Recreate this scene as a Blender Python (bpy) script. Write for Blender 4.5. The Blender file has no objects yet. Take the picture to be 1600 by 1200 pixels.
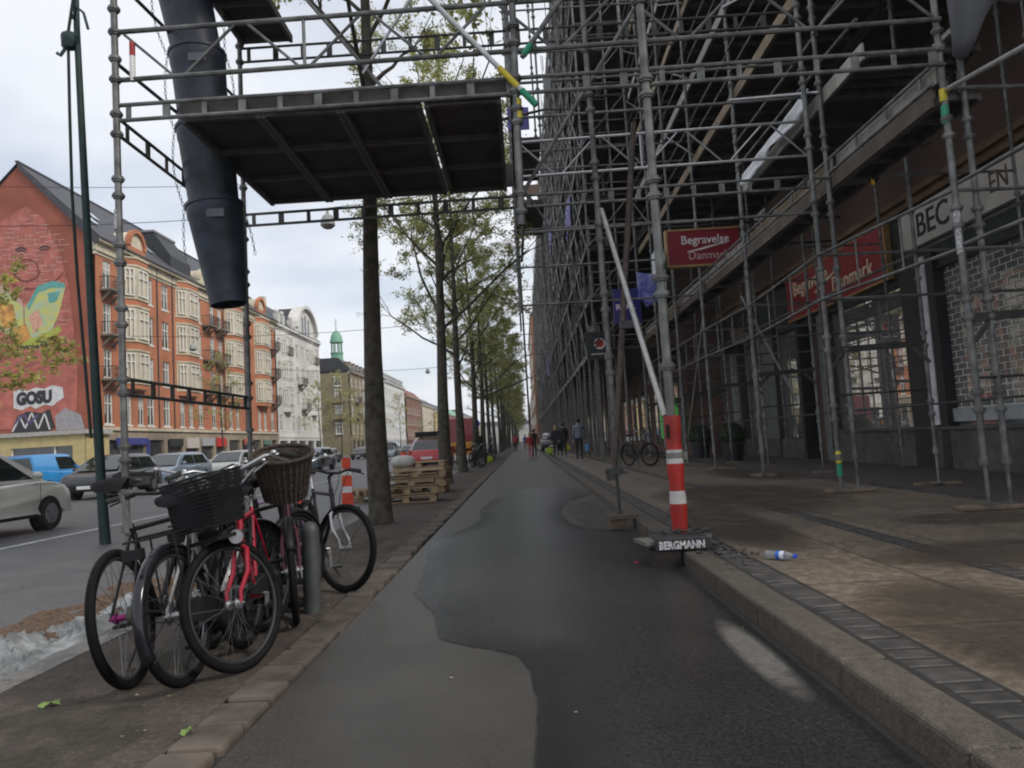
import bpy, bmesh, math, random
from math import sin, cos, pi, radians as rad, atan2, sqrt
from mathutils import Vector as V, Matrix
random.seed(7)
sc = bpy.context.scene
# ------------------------------------------------------------------ camera
cam = bpy.data.objects.new('camera', bpy.data.cameras.new('camera'))
sc.collection.objects.link(cam); sc.camera = cam
cam.data.lens = 36*1150/1600; cam.data.sensor_width = 36
cam.data.clip_start = .05; cam.data.clip_end = 3000
cam.location = (0, 0, 1.12)
cam.rotation_mode = 'QUATERNION'
cam.rotation_quaternion = (Matrix.Rotation(rad(.7),3,'Z') @ Matrix.Rotation(rad(94.4),3,'X') @ Matrix.Rotation(rad(-3.3),3,'Z')).to_quaternion()
cam.data.dof.use_dof = False
# ------------------------------------------------------------------ light
w = bpy.data.worlds.new('World'); sc.world = w; w.use_nodes = True
N = w.node_tree.nodes; L = w.node_tree.links
for n in list(N): N.remove(n)
out = N.new('ShaderNodeOutputWorld'); bg = N.new('ShaderNodeBackground')
sky = N.new('ShaderNodeTexSky'); sky.sky_type = 'NISHITA'; sky.sun_disc = False
SUN_E, SUN_R = rad(42), rad(115)
sky.sun_elevation = SUN_E; sky.sun_rotation = SUN_R
mulk = N.new('ShaderNodeVectorMath'); mulk.operation = 'SCALE'; mulk.inputs['Scale'].default_value = 1.0
L.new(sky.outputs[0], mulk.inputs[0])
tc = N.new('ShaderNodeTexCoord'); sep = N.new('ShaderNodeSeparateXYZ'); L.new(tc.outputs['Generated'], sep.inputs[0])
# project the view direction on a cloud layer
mz = N.new('ShaderNodeMath'); mz.operation = 'MAXIMUM'; mz.inputs[1].default_value = .0; L.new(sep.outputs['Z'], mz.inputs[0])
ad = N.new('ShaderNodeMath'); ad.operation = 'ADD'; ad.inputs[1].default_value = .18; L.new(mz.outputs[0], ad.inputs[0])
dx = N.new('ShaderNodeMath'); dx.operation = 'DIVIDE'; L.new(sep.outputs['X'], dx.inputs[0]); L.new(ad.outputs[0], dx.inputs[1])
dy = N.new('ShaderNodeMath'); dy.operation = 'DIVIDE'; L.new(sep.outputs['Y'], dy.inputs[0]); L.new(ad.outputs[0], dy.inputs[1])
cb = N.new('ShaderNodeCombineXYZ'); L.new(dx.outputs[0], cb.inputs[0]); L.new(dy.outputs[0], cb.inputs[1])
no = N.new('ShaderNodeTexNoise'); no.inputs['Scale'].default_value = .9; no.inputs['Detail'].default_value = 6; no.inputs['Roughness'].default_value = .5
L.new(cb.outputs[0], no.inputs['Vector'])
cr = N.new('ShaderNodeValToRGB'); L.new(no.outputs[0], cr.inputs[0])
cr.color_ramp.elements[0].position = .32; cr.color_ramp.elements[0].color = (5.9, 6.15, 6.7, 1)
cr.color_ramp.elements[1].position = .68; cr.color_ramp.elements[1].color = (7.4, 7.5, 7.75, 1)
# a little blue low in the gaps
cr2 = N.new('ShaderNodeValToRGB'); L.new(no.outputs[0], cr2.inputs[0])
cr2.color_ramp.elements[0].position = .36; cr2.color_ramp.elements[0].color = (.62,)*3+(1,)
cr2.color_ramp.elements[1].position = .5; cr2.color_ramp.elements[1].color = (.93,)*3+(1,)
mx = N.new('ShaderNodeMix'); mx.data_type = 'RGBA'
L.new(cr2.outputs[0], mx.inputs['Factor']); L.new(mulk.outputs[0], mx.inputs['A']); L.new(cr.outputs[0], mx.inputs['B'])
L.new(mx.outputs['Result'], bg.inputs['Color']); bg.inputs['Strength'].default_value = .1
L.new(bg.outputs[0], out.inputs[0])
sl = bpy.data.lights.new('sun', 'SUN'); sl.energy = 1.5; sl.angle = rad(12); sl.color = (1, .96, .9)
so = bpy.data.objects.new('sun', sl); sc.collection.objects.link(so)
so.rotation_euler = (rad(48), 0, rad(180-115))
sc.view_settings.view_transform = 'Standard'; sc.view_settings.look = 'None'
sc.view_settings.exposure = .52; sc.view_settings.gamma = 1
sc.render.engine = 'CYCLES'
sc.cycles.max_bounces = 6; sc.cycles.diffuse_bounces = 3; sc.cycles.glossy_bounces = 3; sc.cycles.transparent_max_bounces = 8
sc.cycles.filter_width = 2.0
# ------------------------------------------------------------------ materials
MATS = {}
def mat(name, col, rough=.7, metal=0., var=.15, scale=6., bump=0., col2=None, spec=.5, emit=None, estr=0., detail=4, dirt=0, wet=None, ramp=(.35,.65)):
    if name in MATS: return MATS[name]
    m = bpy.data.materials.new(name); m.use_nodes = True; MATS[name] = m
    n = m.node_tree.nodes; l = m.node_tree.links; b = n['Principled BSDF']
    b.inputs['Roughness'].default_value = rough; b.inputs['Metallic'].default_value = metal
    b.inputs['Specular IOR Level'].default_value = spec
    t = n.new('ShaderNodeTexCoord'); x = n.new('ShaderNodeTexNoise')
    x.inputs['Scale'].default_value = scale; x.inputs['Detail'].default_value = detail
    l.new(t.outputs['Object'], x.inputs['Vector'])
    r = n.new('ShaderNodeValToRGB'); l.new(x.outputs[0], r.inputs[0])
    c2 = col2 if col2 else tuple(min(1, c*(1+var)) for c in col)
    c1 = col if col2 else tuple(c*(1-var) for c in col)
    r.color_ramp.elements[0].position = ramp[0]; r.color_ramp.elements[1].position = ramp[1]
    r.color_ramp.elements[0].color = (*c1, 1); r.color_ramp.elements[1].color = (*c2, 1)
    o = r.outputs[0]
    if dirt:
        y = n.new('ShaderNodeTexNoise'); y.inputs['Scale'].default_value = scale*.17; y.inputs['Detail'].default_value = 5
        l.new(t.outputs['Object'], y.inputs['Vector'])
        q = n.new('ShaderNodeMapRange'); q.inputs['From Min'].default_value = .38; q.inputs['From Max'].default_value = .62
        q.inputs['To Min'].default_value = 1-dirt; q.inputs['To Max'].default_value = 1
        l.new(y.outputs[0], q.inputs['Value'])
        s = n.new('ShaderNodeVectorMath'); s.operation = 'SCALE'; l.new(o, s.inputs[0]); l.new(q.outputs[0], s.inputs['Scale']); o = s.outputs[0]
        if wet:
            q2 = n.new('ShaderNodeMapRange'); q2.inputs['From Min'].default_value = .4; q2.inputs['From Max'].default_value = .62
            q2.inputs['To Min'].default_value = wet; q2.inputs['To Max'].default_value = rough
            l.new(y.outputs[0], q2.inputs['Value']); l.new(q2.outputs[0], b.inputs['Roughness'])
    l.new(o, b.inputs['Base Color'])
    if bump:
        bb = n.new('ShaderNodeBump'); bb.inputs['Strength'].default_value = bump; bb.inputs['Distance'].default_value = .02
        l.new(x.outputs[0], bb.inputs['Height']); l.new(bb.outputs[0], b.inputs['Normal'])
    if emit:
        b.inputs['Emission Color'].default_value = (*emit, 1); b.inputs['Emission Strength'].default_value = estr
    return m
def brick(name, c1, c2, mortar, sx=4.2, axis='X', rough=.85, bw=.5, rh=.25, ms=.02):
    m = mat(name, c1, rough)
    n = m.node_tree.nodes; l = m.node_tree.links; b = n['Principled BSDF']
    t = n.new('ShaderNodeTexCoord'); s = n.new('ShaderNodeSeparateXYZ'); l.new(t.outputs['Object'], s.inputs[0])
    c = n.new('ShaderNodeCombineXYZ')
    l.new(s.outputs['X' if axis == 'X' else 'Y'], c.inputs[0]); l.new(s.outputs['Y' if axis == 'F' else 'Z'], c.inputs[1])
    if axis == 'F': l.new(s.outputs['X'], c.inputs[0])
    k = n.new('ShaderNodeTexBrick'); l.new(c.outputs[0], k.inputs['Vector'])
    k.inputs['Scale'].default_value = sx; k.inputs['Color1'].default_value = (*c1, 1); k.inputs['Color2'].default_value = (*c2, 1)
    k.inputs['Mortar'].default_value = (*mortar, 1); k.inputs['Mortar Size'].default_value = ms
    k.inputs['Brick Width'].default_value = bw; k.inputs['Row Height'].default_value = rh
    x = n.new('ShaderNodeTexNoise'); x.inputs['Scale'].default_value = .35; x.inputs['Detail'].default_value = 6
    l.new(t.outputs['Object'], x.inputs['Vector'])
    q = n.new('ShaderNodeMapRange'); q.inputs['From Min'].default_value = .3; q.inputs['From Max'].default_value = .7
    q.inputs['To Min'].default_value = .72; q.inputs['To Max'].default_value = 1.12; l.new(x.outputs[0], q.inputs['Value'])
    v = n.new('ShaderNodeVectorMath'); v.operation = 'SCALE'; l.new(k.outputs['Color'], v.inputs[0]); l.new(q.outputs[0], v.inputs['Scale'])
    l.new(v.outputs[0], b.inputs['Base Color'])
    bb = n.new('ShaderNodeBump'); bb.inputs['Strength'].default_value = .4; bb.inputs['Distance'].default_value = .01; bb.invert = True
    l.new(k.outputs['Fac'], bb.inputs['Height']); l.new(bb.outputs[0], b.inputs['Normal'])
    return m
def glassy(name, col, ior=1.9, rough=.02, var=.3, scale=1.2):
    m = mat(name, col, rough, 0, var, scale); m.node_tree.nodes['Principled BSDF'].inputs['IOR'].default_value = ior
    return m
def clear(name, col, alpha, rough=.05):
    m = mat(name, col, rough, 0, .05, 3); m.node_tree.nodes['Principled BSDF'].inputs['Alpha'].default_value = alpha
    return m
STEEL = mat('galvanised_steel', (.17,.17,.165), .5, .3, .35, 7, .05, dirt=.35)
STEELD = mat('dark_steel', (.055,.055,.052), .6, .35, .3, 9, .1)
STEELL = mat('aluminium_tube', (.42,.42,.43), .38, .7, .15, 9)
RUST = mat('brown_steel', (.075,.06,.05), .65, .3, .35, 12)
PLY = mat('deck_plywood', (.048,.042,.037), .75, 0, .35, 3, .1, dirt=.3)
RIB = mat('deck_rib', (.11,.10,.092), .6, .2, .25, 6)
WOOD = mat('pine_board', (.25,.19,.125), .75, 0, .2, 5, .1, dirt=.3)
WOODG = mat('grey_timber', (.17,.125,.09), .85, 0, .3, 6, .3, dirt=.3)
PALE = mat('pale_board', (.36,.345,.31), .7, 0, .15, 5, dirt=.3)
YEL = mat('yellow_tape', (.62,.5,.04), .6)
GRN = mat('green_tape', (.02,.25,.13), .6)
BLACK = mat('black_rubber', (.006,.006,.0065), .75, 0, .3, 20, spec=.15)
BLK = mat('black_plastic', (.012,.012,.013), .5, 0, .3, 10, spec=.25)
WHITE = mat('white_paint', (.72,.72,.70), .55, 0, .06, 6)
RED = mat('red_plastic', (.5,.025,.015), .5, 0, .2, 7, dirt=.25)
CHROME = mat('chrome', (.6,.6,.62), .2, 1, .1, 8)
GLASS = glassy('dark_glass', (.012,.014,.016))
SHOPG = mat('shop_glass', (.62,.61,.6), .012, .85, .1, 1.2)
PANE = glassy('window_pane', (.045,.05,.055), 1.75, .05)
def leafmat(name, c):
    m = mat(name, c, .6, 0, .4, .7); n = m.node_tree.nodes; l = m.node_tree.links; b = n['Principled BSDF']
    t = n.new('ShaderNodeBsdfTranslucent'); x = n.new('ShaderNodeMixShader'); x.inputs[0].default_value = .45
    l.new(b.inputs['Base Color'].links[0].from_socket, t.inputs['Color']); l.new(b.outputs[0], x.inputs[1]); l.new(t.outputs[0], x.inputs[2])
    l.new(x.outputs[0], n['Material Output'].inputs['Surface']); return m
# ------------------------------------------------------------------ geometry helpers
class MB:
    def __init__(s): s.v = []; s.f = []; s.m = []; s.k = 0
    def mat(s, k): s.k = k; return s
    def add(s, vs, fs):
        o = len(s.v); s.v += [tuple(p) for p in vs]
        for f in fs: s.f.append(tuple(i+o for i in f)); s.m.append(s.k)
        return s
    def box(s, c, d, rz=0, M=None):
        hx, hy, hz = d[0]/2, d[1]/2, d[2]/2
        R = M if M else Matrix.Rotation(rz, 3, 'Z'); c = V(c)
        vs = [c + R @ V((x*hx, y*hy, z*hz)) for z in (-1,1) for y in (-1,1) for x in (-1,1)]
        return s.add(vs, [(0,2,3,1),(4,5,7,6),(0,1,5,4),(2,6,7,3),(0,4,6,2),(1,3,7,5)])
    def bx(s, x0, x1, y0, y1, z0, z1): return s.box(((x0+x1)/2,(y0+y1)/2,(z0+z1)/2), (abs(x1-x0),abs(y1-y0),abs(z1-z0)))
    def bar(s, p, q, w, h, up=(0,0,1)):
        p, q = V(p), V(q); d = (q-p); ln = d.length; d.normalize(); u = V(up)
        if abs(d.dot(u)) > .98: u = V((1,0,0))
        a = d.cross(u).normalized(); b = a.cross(d).normalized()
        M = Matrix((a, d, b)).transposed()
        return s.box((p+q)/2, (w, ln, h), M=M)
    def tube(s, p, q, r, n=8, r2=None, cap=True):
        p, q = V(p), V(q); d = q-p
        if d.length < 1e-6: return s
        d.normalize(); u = V((0,0,1)) if abs(d.z) < .9 else V((1,0,0))
        a = d.cross(u).normalized(); b = d.cross(a)
        r2 = r if r2 is None else r2
        vs = [p+(a*cos(2*pi*i/n)+b*sin(2*pi*i/n))*r for i in range(n)] + [q+(a*cos(2*pi*i/n)+b*sin(2*pi*i/n))*r2 for i in range(n)]
        fs = [(i, i+n, (i+1) % n+n, (i+1) % n) for i in range(n)]
        if cap: fs += [tuple(range(n)), tuple(range(2*n-1, n-1, -1))]
        return s.add(vs, fs)
    def path(s, pts, r, n=6, rs=None, closed=False):
        pts = [V(p) for p in pts]; m = len(pts); prev = None; rings = []
        for i, p in enumerate(pts):
            if closed: d = pts[(i+1) % m]-pts[i-1]
            else: d = pts[min(i+1, m-1)]-pts[max(i-1, 0)]
            d.normalize()
            if prev is None:
                u = V((0,0,1)) if abs(d.z) < .9 else V((1,0,0)); a = d.cross(u).normalized()
            else: a = (prev - d*prev.dot(d)).normalized()
            prev = a; b = d.cross(a); rr = rs[i] if rs else r
            rings.append([p+(a*cos(2*pi*k/n)+b*sin(2*pi*k/n))*rr for k in range(n)])
        vs = [v for g in rings for v in g]; fs = []
        for i in range(m if closed else m-1):
            j = (i+1) % m
            for k in range(n): fs.append((i*n+k, j*n+k, j*n+(k+1) % n, i*n+(k+1) % n))
        if not closed: fs += [tuple(range(n))[::-1], tuple(range((m-1)*n, m*n))]
        return s.add(vs, fs)
    def lathe(s, prof, n=16, loc=(0,0,0), M=None, ang=2*pi):
        loc = V(loc); vs = []; full = abs(ang-2*pi) < 1e-6; k = n if full else n+1
        for r, z in prof:
            for i in range(k):
                p = V((r*cos(ang*i/n), r*sin(ang*i/n), z)); vs.append(loc+(M @ p if M else p))
        fs = []
        for j in range(len(prof)-1):
            for i in range(n):
                i2 = (i+1) % k; fs.append((j*k+i, j*k+i2, (j+1)*k+i2, (j+1)*k+i))
        return s.add(vs, fs)
    def prism(s, pts, t, f):
        """pts 2D outline, f(u,v,w) -> 3D, w from 0 to t"""
        n = len(pts); vs = [f(u, v, 0) for u, v in pts]+[f(u, v, t) for u, v in pts]
        return s.add(vs, [tuple(range(n))[::-1], tuple(range(n, 2*n))]+[(i, (i+1) % n, (i+1) % n+n, i+n) for i in range(n)])
    def ball(s, c, r, sc_=(1,1,1), n=12, m=8, jit=0):
        vs = []; c = V(c)
        for j in range(m+1):
            th = pi*j/m
            for i in range(n):
                k = 1+random.uniform(-jit, jit)
                vs.append(c+V((r*sc_[0]*sin(th)*cos(2*pi*i/n)*k, r*sc_[1]*sin(th)*sin(2*pi*i/n)*k, r*sc_[2]*cos(th)*k)))
        return s.add(vs, [(j*n+i, (j+1)*n+i, (j+1)*n+(i+1) % n, j*n+(i+1) % n) for j in range(m) for i in range(n)])
    def quad(s, a, b, c, d): return s.add([a, b, c, d], [(0,1,2,3)])
    def build(s, name, mats, parent=None, smooth=False, world=False, loc=None, rot=None, angle=40):
        me = bpy.data.meshes.new(name)
        off = V((0,0,0))
        if world:
            q = parent
            while q: off += q.location; q = q.parent
        me.from_pydata([tuple(V(p)-off) for p in s.v], [], s.f)
        for mm in (mats if isinstance(mats, (list, tuple)) else [mats]): me.materials.append(mm)
        me.polygons.foreach_set('material_index', s.m)
        bm = bmesh.new(); bm.from_mesh(me); bmesh.ops.remove_doubles(bm, verts=bm.verts, dist=1e-5) if smooth else None
        bmesh.ops.recalc_face_normals(bm, faces=bm.faces) if len(bm.faces) < 60000 else None
        bm.to_mesh(me); bm.free()
        if smooth:
            me.polygons.foreach_set('use_smooth', [True]*len(me.polygons)); me.set_sharp_from_angle(angle=rad(angle))
        o = bpy.data.objects.new(name, me); sc.collection.objects.link(o)
        if parent: o.parent = parent
        if loc: o.location = loc
        if rot: o.rotation_euler = rot
        return o
def thing(name, label, cat, loc=(0,0,0), rz=0, group=None):
    o = bpy.data.objects.new(name, None); sc.collection.objects.link(o); o.empty_display_size = .2
    o.location = loc; o.rotation_euler = (0,0,rz); tag(o, label, cat, group); return o
def tag(o, label, cat, group=None):
    o['label'] = label; o['category'] = cat
    if group: o['group'] = group
    return o
def struct(o): o['kind'] = 'structure'; return o
def stuff(o): o['kind'] = 'stuff'; return o
KIDS = {}
def copy_tree(o, parent=None):
    c = o.copy(); sc.collection.objects.link(c); c.parent = parent
    for ch in [x for x in bpy.data.objects if x.parent == o]: copy_tree(ch, c)
    return c
def text(name, body, size, mt, parent, origin, right, up, ext=.006, sx=1., shear=0, bold=0, world=True):
    cu = bpy.data.curves.new('t', 'FONT'); cu.body = body; cu.size = size; cu.extrude = ext; cu.offset = bold; cu.shear = shear
    cu.resolution_u = 3
    ob = bpy.data.objects.new('t', cu); sc.collection.objects.link(ob)
    dg = bpy.context.evaluated_depsgraph_get(); me = bpy.data.meshes.new_from_object(ob.evaluated_get(dg))
    bpy.data.objects.remove(ob); r = V(right).normalized(); u = V(up).normalized(); n = r.cross(u)
    off = V((0,0,0)); q = parent
    while q and world: off += q.location; q = q.parent
    for v in me.vertices: v.co = V(origin)+r*v.co.x*sx+u*v.co.y+n*v.co.z-off
    me.materials.clear(); me.materials.append(mt)
    o = bpy.data.objects.new(name, me); sc.collection.objects.link(o); o.parent = parent; return o
# ================================================================== ground
ASPH = mat('cycle_asphalt', (.052,.048,.042), .58, 0, .45, 320, .05, dirt=.25, wet=.42)
ASPR = mat('road_asphalt', (.085,.084,.085), .7, 0, .4, 150, .06, dirt=.3, wet=.45)
VERG = mat('verge_dirt', (.048,.037,.029), .9, 0, .4, 25, .3, col2=(.075,.058,.045), dirt=.3)
SLAB = mat('pavement_slab', (.165,.135,.104), .66, 0, .22, 90, .05, dirt=.28, wet=.45)
GRAN = mat('granite_kerb', (.082,.069,.054), .75, 0, .35, 120, .1, dirt=.3)
COBB = mat('cobble_stone', (.058,.054,.05), .65, 0, .45, 9, .3, dirt=.35)
TAR = mat('tar_seam', (.014,.014,.015), .45, 0, .2, 20)
PAINT = mat('road_paint', (.5,.5,.49), .7, 0, .25, 10, dirt=.3)
def specks(m, sc1=150, lo=.62, hi=.72, amt=2.2):
    n = m.node_tree.nodes; l = m.node_tree.links; b = n['Principled BSDF']; src = b.inputs['Base Color'].links[0].from_socket
    t = n.new('ShaderNodeTexCoord'); x = n.new('ShaderNodeTexNoise'); x.inputs['Scale'].default_value = sc1; x.inputs['Detail'].default_value = 1
    y = n.new('ShaderNodeTexNoise'); y.inputs['Scale'].default_value = 1.1; y.inputs['Detail'].default_value = 6; y.inputs['Roughness'].default_value = .65
    l.new(t.outputs['Object'], x.inputs['Vector']); l.new(t.outputs['Object'], y.inputs['Vector'])
    q = n.new('ShaderNodeMapRange'); q.inputs['From Min'].default_value = lo; q.inputs['From Max'].default_value = hi; q.inputs['To Min'].default_value = 1; q.inputs['To Max'].default_value = amt; l.new(x.outputs[0], q.inputs['Value'])
    q2 = n.new('ShaderNodeMapRange'); q2.inputs['From Min'].default_value = .35; q2.inputs['From Max'].default_value = .65; q2.inputs['To Min'].default_value = .78; q2.inputs['To Max'].default_value = 1.18; l.new(y.outputs[0], q2.inputs['Value'])
    k = n.new('ShaderNodeMath'); k.operation = 'MULTIPLY'; l.new(q.outputs[0], k.inputs[0]); l.new(q2.outputs[0], k.inputs[1])
    s = n.new('ShaderNodeVectorMath'); s.operation = 'SCALE'; l.new(src, s.inputs[0]); l.new(k.outputs[0], s.inputs['Scale']); l.new(s.outputs[0], b.inputs['Base Color'])
specks(ASPH); specks(ASPR, 90); specks(VERG, 80, .58, .7, 1.8); specks(SLAB, 110, .6, .75, 1.5); specks(GRAN, 130)
def slab_nodes():
    # bigger slab pattern with dark joints over the pavement material
    m = SLAB; n = m.node_tree.nodes; l = m.node_tree.links; b = n['Principled BSDF']
    src = b.inputs['Base Color'].links[0].from_socket
    t = n.new('ShaderNodeTexCoord'); k = n.new('ShaderNodeTexBrick'); mp = n.new('ShaderNodeMapping')
    mp.inputs['Rotation'].default_value = (0,0,pi/2)
    l.new(t.outputs['Object'], mp.inputs[0]); l.new(mp.outputs[0], k.inputs['Vector'])
    k.inputs['Scale'].default_value = 1; k.inputs['Brick Width'].default_value = 1.05; k.inputs['Row Height'].default_value = .82
    k.inputs['Mortar Size'].default_value = .012
    k.inputs['Color1'].default_value = (1,.97,.93,1); k.inputs['Color2'].default_value = (.8,.8,.8,1); k.inputs['Mortar'].default_value = (.4,.4,.4,1)
    mm = n.new('ShaderNodeMix'); mm.data_type = 'RGBA'; mm.blend_type = 'MULTIPLY'; mm.inputs['Factor'].default_value = 1
    l.new(src, mm.inputs['A']); l.new(k.outputs['Color'], mm.inputs['B']); l.new(mm.outputs['Result'], b.inputs['Base Color'])
slab_nodes()
def sheet(name, pts, z, m, th=.0):
    b = MB(); b.add([(x, y, z) for x, y in pts], [tuple(range(len(pts)))]); o = b.build(name, m); return struct(o)
sheet('ground', [(-900,-60),(900,-60),(900,1500),(-900,1500)], -.05, mat('far_ground', (.07,.068,.063), .9))
sheet('road', [(-27,-30),(-2.9,-30),(-2.9,600),(-27,600)], -.04, ASPR)
b = MB(); b.bx(-1.195,1.27,-8,420,-.2,0); struct(b.build('cycle_path', ASPH))
b = MB(); b.bx(-2.72,-1.46,-8,420,-.2,-.006); struct(b.build('verge', VERG))
b = MB(); b.bx(-33,-27,-30,600,-.2,.1); struct(b.build('far_pavement', mat('far_pave', (.13,.125,.115), .85)))
b = MB(); b.bx(1.465,9,-8,420,-.2,.115); struct(b.build('pavement', SLAB))
# road kerb : long stones
b = MB(); y = -3.
while y < 160:
    l_ = 1.; b.box((-2.81, y+l_/2, -.06), (.18, l_-.012, .12+random.uniform(-.004,.004)), rz=random.uniform(-.004,.004)); y += l_
struct(b.build('road_kerb', mat('road_kerb_stone', (.2,.19,.175), .8, 0, .25, 30, .3, dirt=.3)))
# right kerb with a step
b = MB(); y = -3.
while y < 160:
    l_ = random.choice((.9,1.1,1.3)); b.box((1.365+random.uniform(-.006,.006), y+l_/2, .02), (.21, l_-.016, .21+random.uniform(-.006,.006)), rz=random.uniform(-.005,.005)); y += l_
o = b.build('pavement_kerb', GRAN); struct(o)
bv = o.modifiers.new('b','BEVEL'); bv.width = .018; bv.segments = 2
# edge stones between the cycle path and the verge
b = MB(); y = -2.
while y < 120:
    l_ = random.uniform(.2,.42)
    if y > 40: l_ = 1.2
    b.box((-1.34+random.uniform(-.018,.018), y+l_/2, -.06+random.uniform(-.006,.01)), (.225+random.uniform(-.02,.02), l_-.026, .14), rz=random.uniform(-.05,.05)); y += l_
o = b.build('edge_stones', mat('edge_stone', (.06,.048,.038), .8, 0, .35, 5, .3, col2=(.125,.10,.08), dirt=.35)); struct(o)
bv = o.modifiers.new('b','BEVEL'); bv.width = .02; bv.segments = 2
b = MB(); b.bx(-1.47,-1.21,-8,420,-.2,-.028); struct(b.build('gutter', mat('gutter_dirt', (.03,.026,.022), .9)))
# cobbled strips in the pavement
def cobbles(name, x0, x1, y0, y1, s, z=.115):
    b = MB(); x = x0
    while x < x1-.03:
        y = y0+random.uniform(0, s)
        while y < y1:
            a = s*random.uniform(.5,1.05)
            b.box((x+s/2+random.uniform(-.008,.008), y+a/2, z-.033+random.uniform(0,.004)), (s-.014, a-.012, .075), rz=random.uniform(-.06,.06)); y += a
        x += s
    o = b.build(name, COBB); struct(o)
    bv = o.modifiers.new('b','BEVEL'); bv.width = .014; bv.segments = 1
cobbles('cobble_strip', 1.485, 1.70, 1.5, 34, .215, .114)
cobbles('cobble_strip', 2.93, 3.1, 2., 34, .165, .114)
cobbles('cobble_strip', 5.25, 5.5, 4, 34, .12, .118)
b = MB(); b.bx(5.5,8.13,3,60,.0,.122)
struct(b.build('brick_paving', brick('brick_paving_mat', (.06,.05,.045), (.08,.062,.055), (.035,.032,.03), 4, 'F')))
b = MB(); b.bx(1.46,1.712,1,60,.1,.1165); b.bx(2.92,3.115,1,60,.1,.1165); struct(b.build('cobble_bed', mat('joint_dirt', (.02,.018,.015), .9)))
# lane lines
b = MB(); b.bx(-7.86,-7.74,-10,140,-.04,-.034)
for k in range(20): b.bx(-12.2,-12.08,k*12,k*12+4,-.04,-.034)
struct(b.build('lane_marking', PAINT))
# light bus-lane strips near kerb of the carriageway far side
b = MB(); b.bx(-18.1,-17.7,-10,200,-.04,-.032); struct(b.build('centre_line', mat('pale_strip', (.3,.29,.27), .8, dirt=.3)))
# tar seams : (pixel traced on the ground plane, real marks on the asphalt)
def ribbon(name, pts, wd, z, m):
    b = MB(); pts = [V((x, y, z)) for x, y in pts]; L_ = []; R_ = []
    for i, p in enumerate(pts):
        d = (pts[min(i+1,len(pts)-1)]-pts[max(i-1,0)]).normalized(); nn = V((-d.y, d.x, 0))*wd*(.5+.13*sin(i*.23)+.05*sin(i*.61))
        L_.append(p+nn); R_.append(p-nn)
    n = len(pts); b.add(L_+R_, [(i, i+1, n+i+1, n+i) for i in range(n-1)]); return struct(b.build(name, m))
def smooth_pts(p, k=6, j=.02):
    o = []
    for i in range(len(p)-1):
        for t in range(k):
            a = t/k; o.append((p[i][0]*(1-a)+p[i+1][0]*a+random.uniform(-j,j), p[i][1]*(1-a)+p[i+1][1]*a+random.uniform(-j,j)*2))
    return o+[p[-1]]
# asphalt repairs of a slightly different tone
def blob(name, c, rx, ry, z, m, n=36, j=.12, rot=0):
    b = MB(); vs = []; ph = random.uniform(0,6)
    for i in range(n):
        a = 2*pi*i/n; k = 1+j*sin(3*a+ph)+j*.6*sin(7*a+ph*2)+random.uniform(-j,j)*.3
        x, y = rx*k*cos(a), ry*k*sin(a); vs.append((c[0]+x*cos(rot)-y*sin(rot), c[1]+x*sin(rot)+y*cos(rot), z))
    b.add(vs, [tuple(range(n))]); return struct(b.build(name, m))
def soft(name, col, alpha, scale=3, rough=.6, fade=None):
    m = mat(name, col, rough, 0, .25, 30); n = m.node_tree.nodes; l = m.node_tree.links
    t = n.new('ShaderNodeTexCoord'); x = n.new('ShaderNodeTexNoise'); x.inputs['Scale'].default_value = scale; x.inputs['Detail'].default_value = 6
    l.new(t.outputs['Object'], x.inputs['Vector']); q = n.new('ShaderNodeMapRange'); q.inputs['From Min'].default_value = .35; q.inputs['From Max'].default_value = .6
    q.inputs['To Max'].default_value = alpha; l.new(x.outputs[0], q.inputs['Value']); 
    if fade:
        vm = n.new('ShaderNodeMapping'); vm.vector_type = 'POINT'; vm.inputs['Location'].default_value = (-fade[0]/fade[2], -fade[1]/fade[3], 0); vm.inputs['Scale'].default_value = (1/fade[2], 1/fade[3], 0)
        ln = n.new('ShaderNodeVectorMath'); ln.operation = 'LENGTH'; l.new(t.outputs['Object'], vm.inputs[0]); l.new(vm.outputs[0], ln.inputs[0])
        r2 = n.new('ShaderNodeMapRange'); r2.inputs['From Min'].default_value = 1.1; r2.inputs['From Max'].default_value = .65; l.new(ln.outputs['Value'], r2.inputs['Value'])
        q.inputs['From Min'].default_value = .2; q.inputs['From Max'].default_value = .5
        mu = n.new('ShaderNodeMath'); mu.operation = 'MULTIPLY'; l.new(q.outputs[0], mu.inputs[0]); l.new(r2.outputs[0], mu.inputs[1]); l.new(mu.outputs[0], n['Principled BSDF'].inputs['Alpha'])
    else: l.new(q.outputs[0], n['Principled BSDF'].inputs['Alpha'])
    return m
SEAMS = [[(-1.15,8.6),(-.99,7.),(-.93,6.2),(-.89,5.65),(-.66,5.0),(-.56,4.4),(-.47,4.27),(-.34,4.15),(-.2,4.06),(-.09,3.93),(-.03,3.7),(0.,3.2),(-.02,2.6),(.0,1.4)],
         [(1.2,8.7),(1.1,8.75),(.75,9.0),(.52,9.7),(.48,11.2),(.6,12.4),(.9,13.6),(1.2,14.2)], [(-.62,15),(-.8,12.4),(-.7,11),(-.8,9.9),(-1.15,8.7)],
         [(-.7,27),(-.2,26.4),(.4,26.8),(1.1,26.2)]]
DB = mat('damp_band', (.012,.0118,.0115), .4, 0, .3, 60); n_ = DB.node_tree.nodes; l_ = DB.node_tree.links
at_ = n_.new('ShaderNodeAttribute'); at_.attribute_name = 'damp'; nz = n_.new('ShaderNodeTexNoise'); nz.inputs['Scale'].default_value = 3.5; nz.inputs['Detail'].default_value = 7
tc_ = n_.new('ShaderNodeTexCoord'); l_.new(tc_.outputs['Object'], nz.inputs['Vector'])
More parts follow.
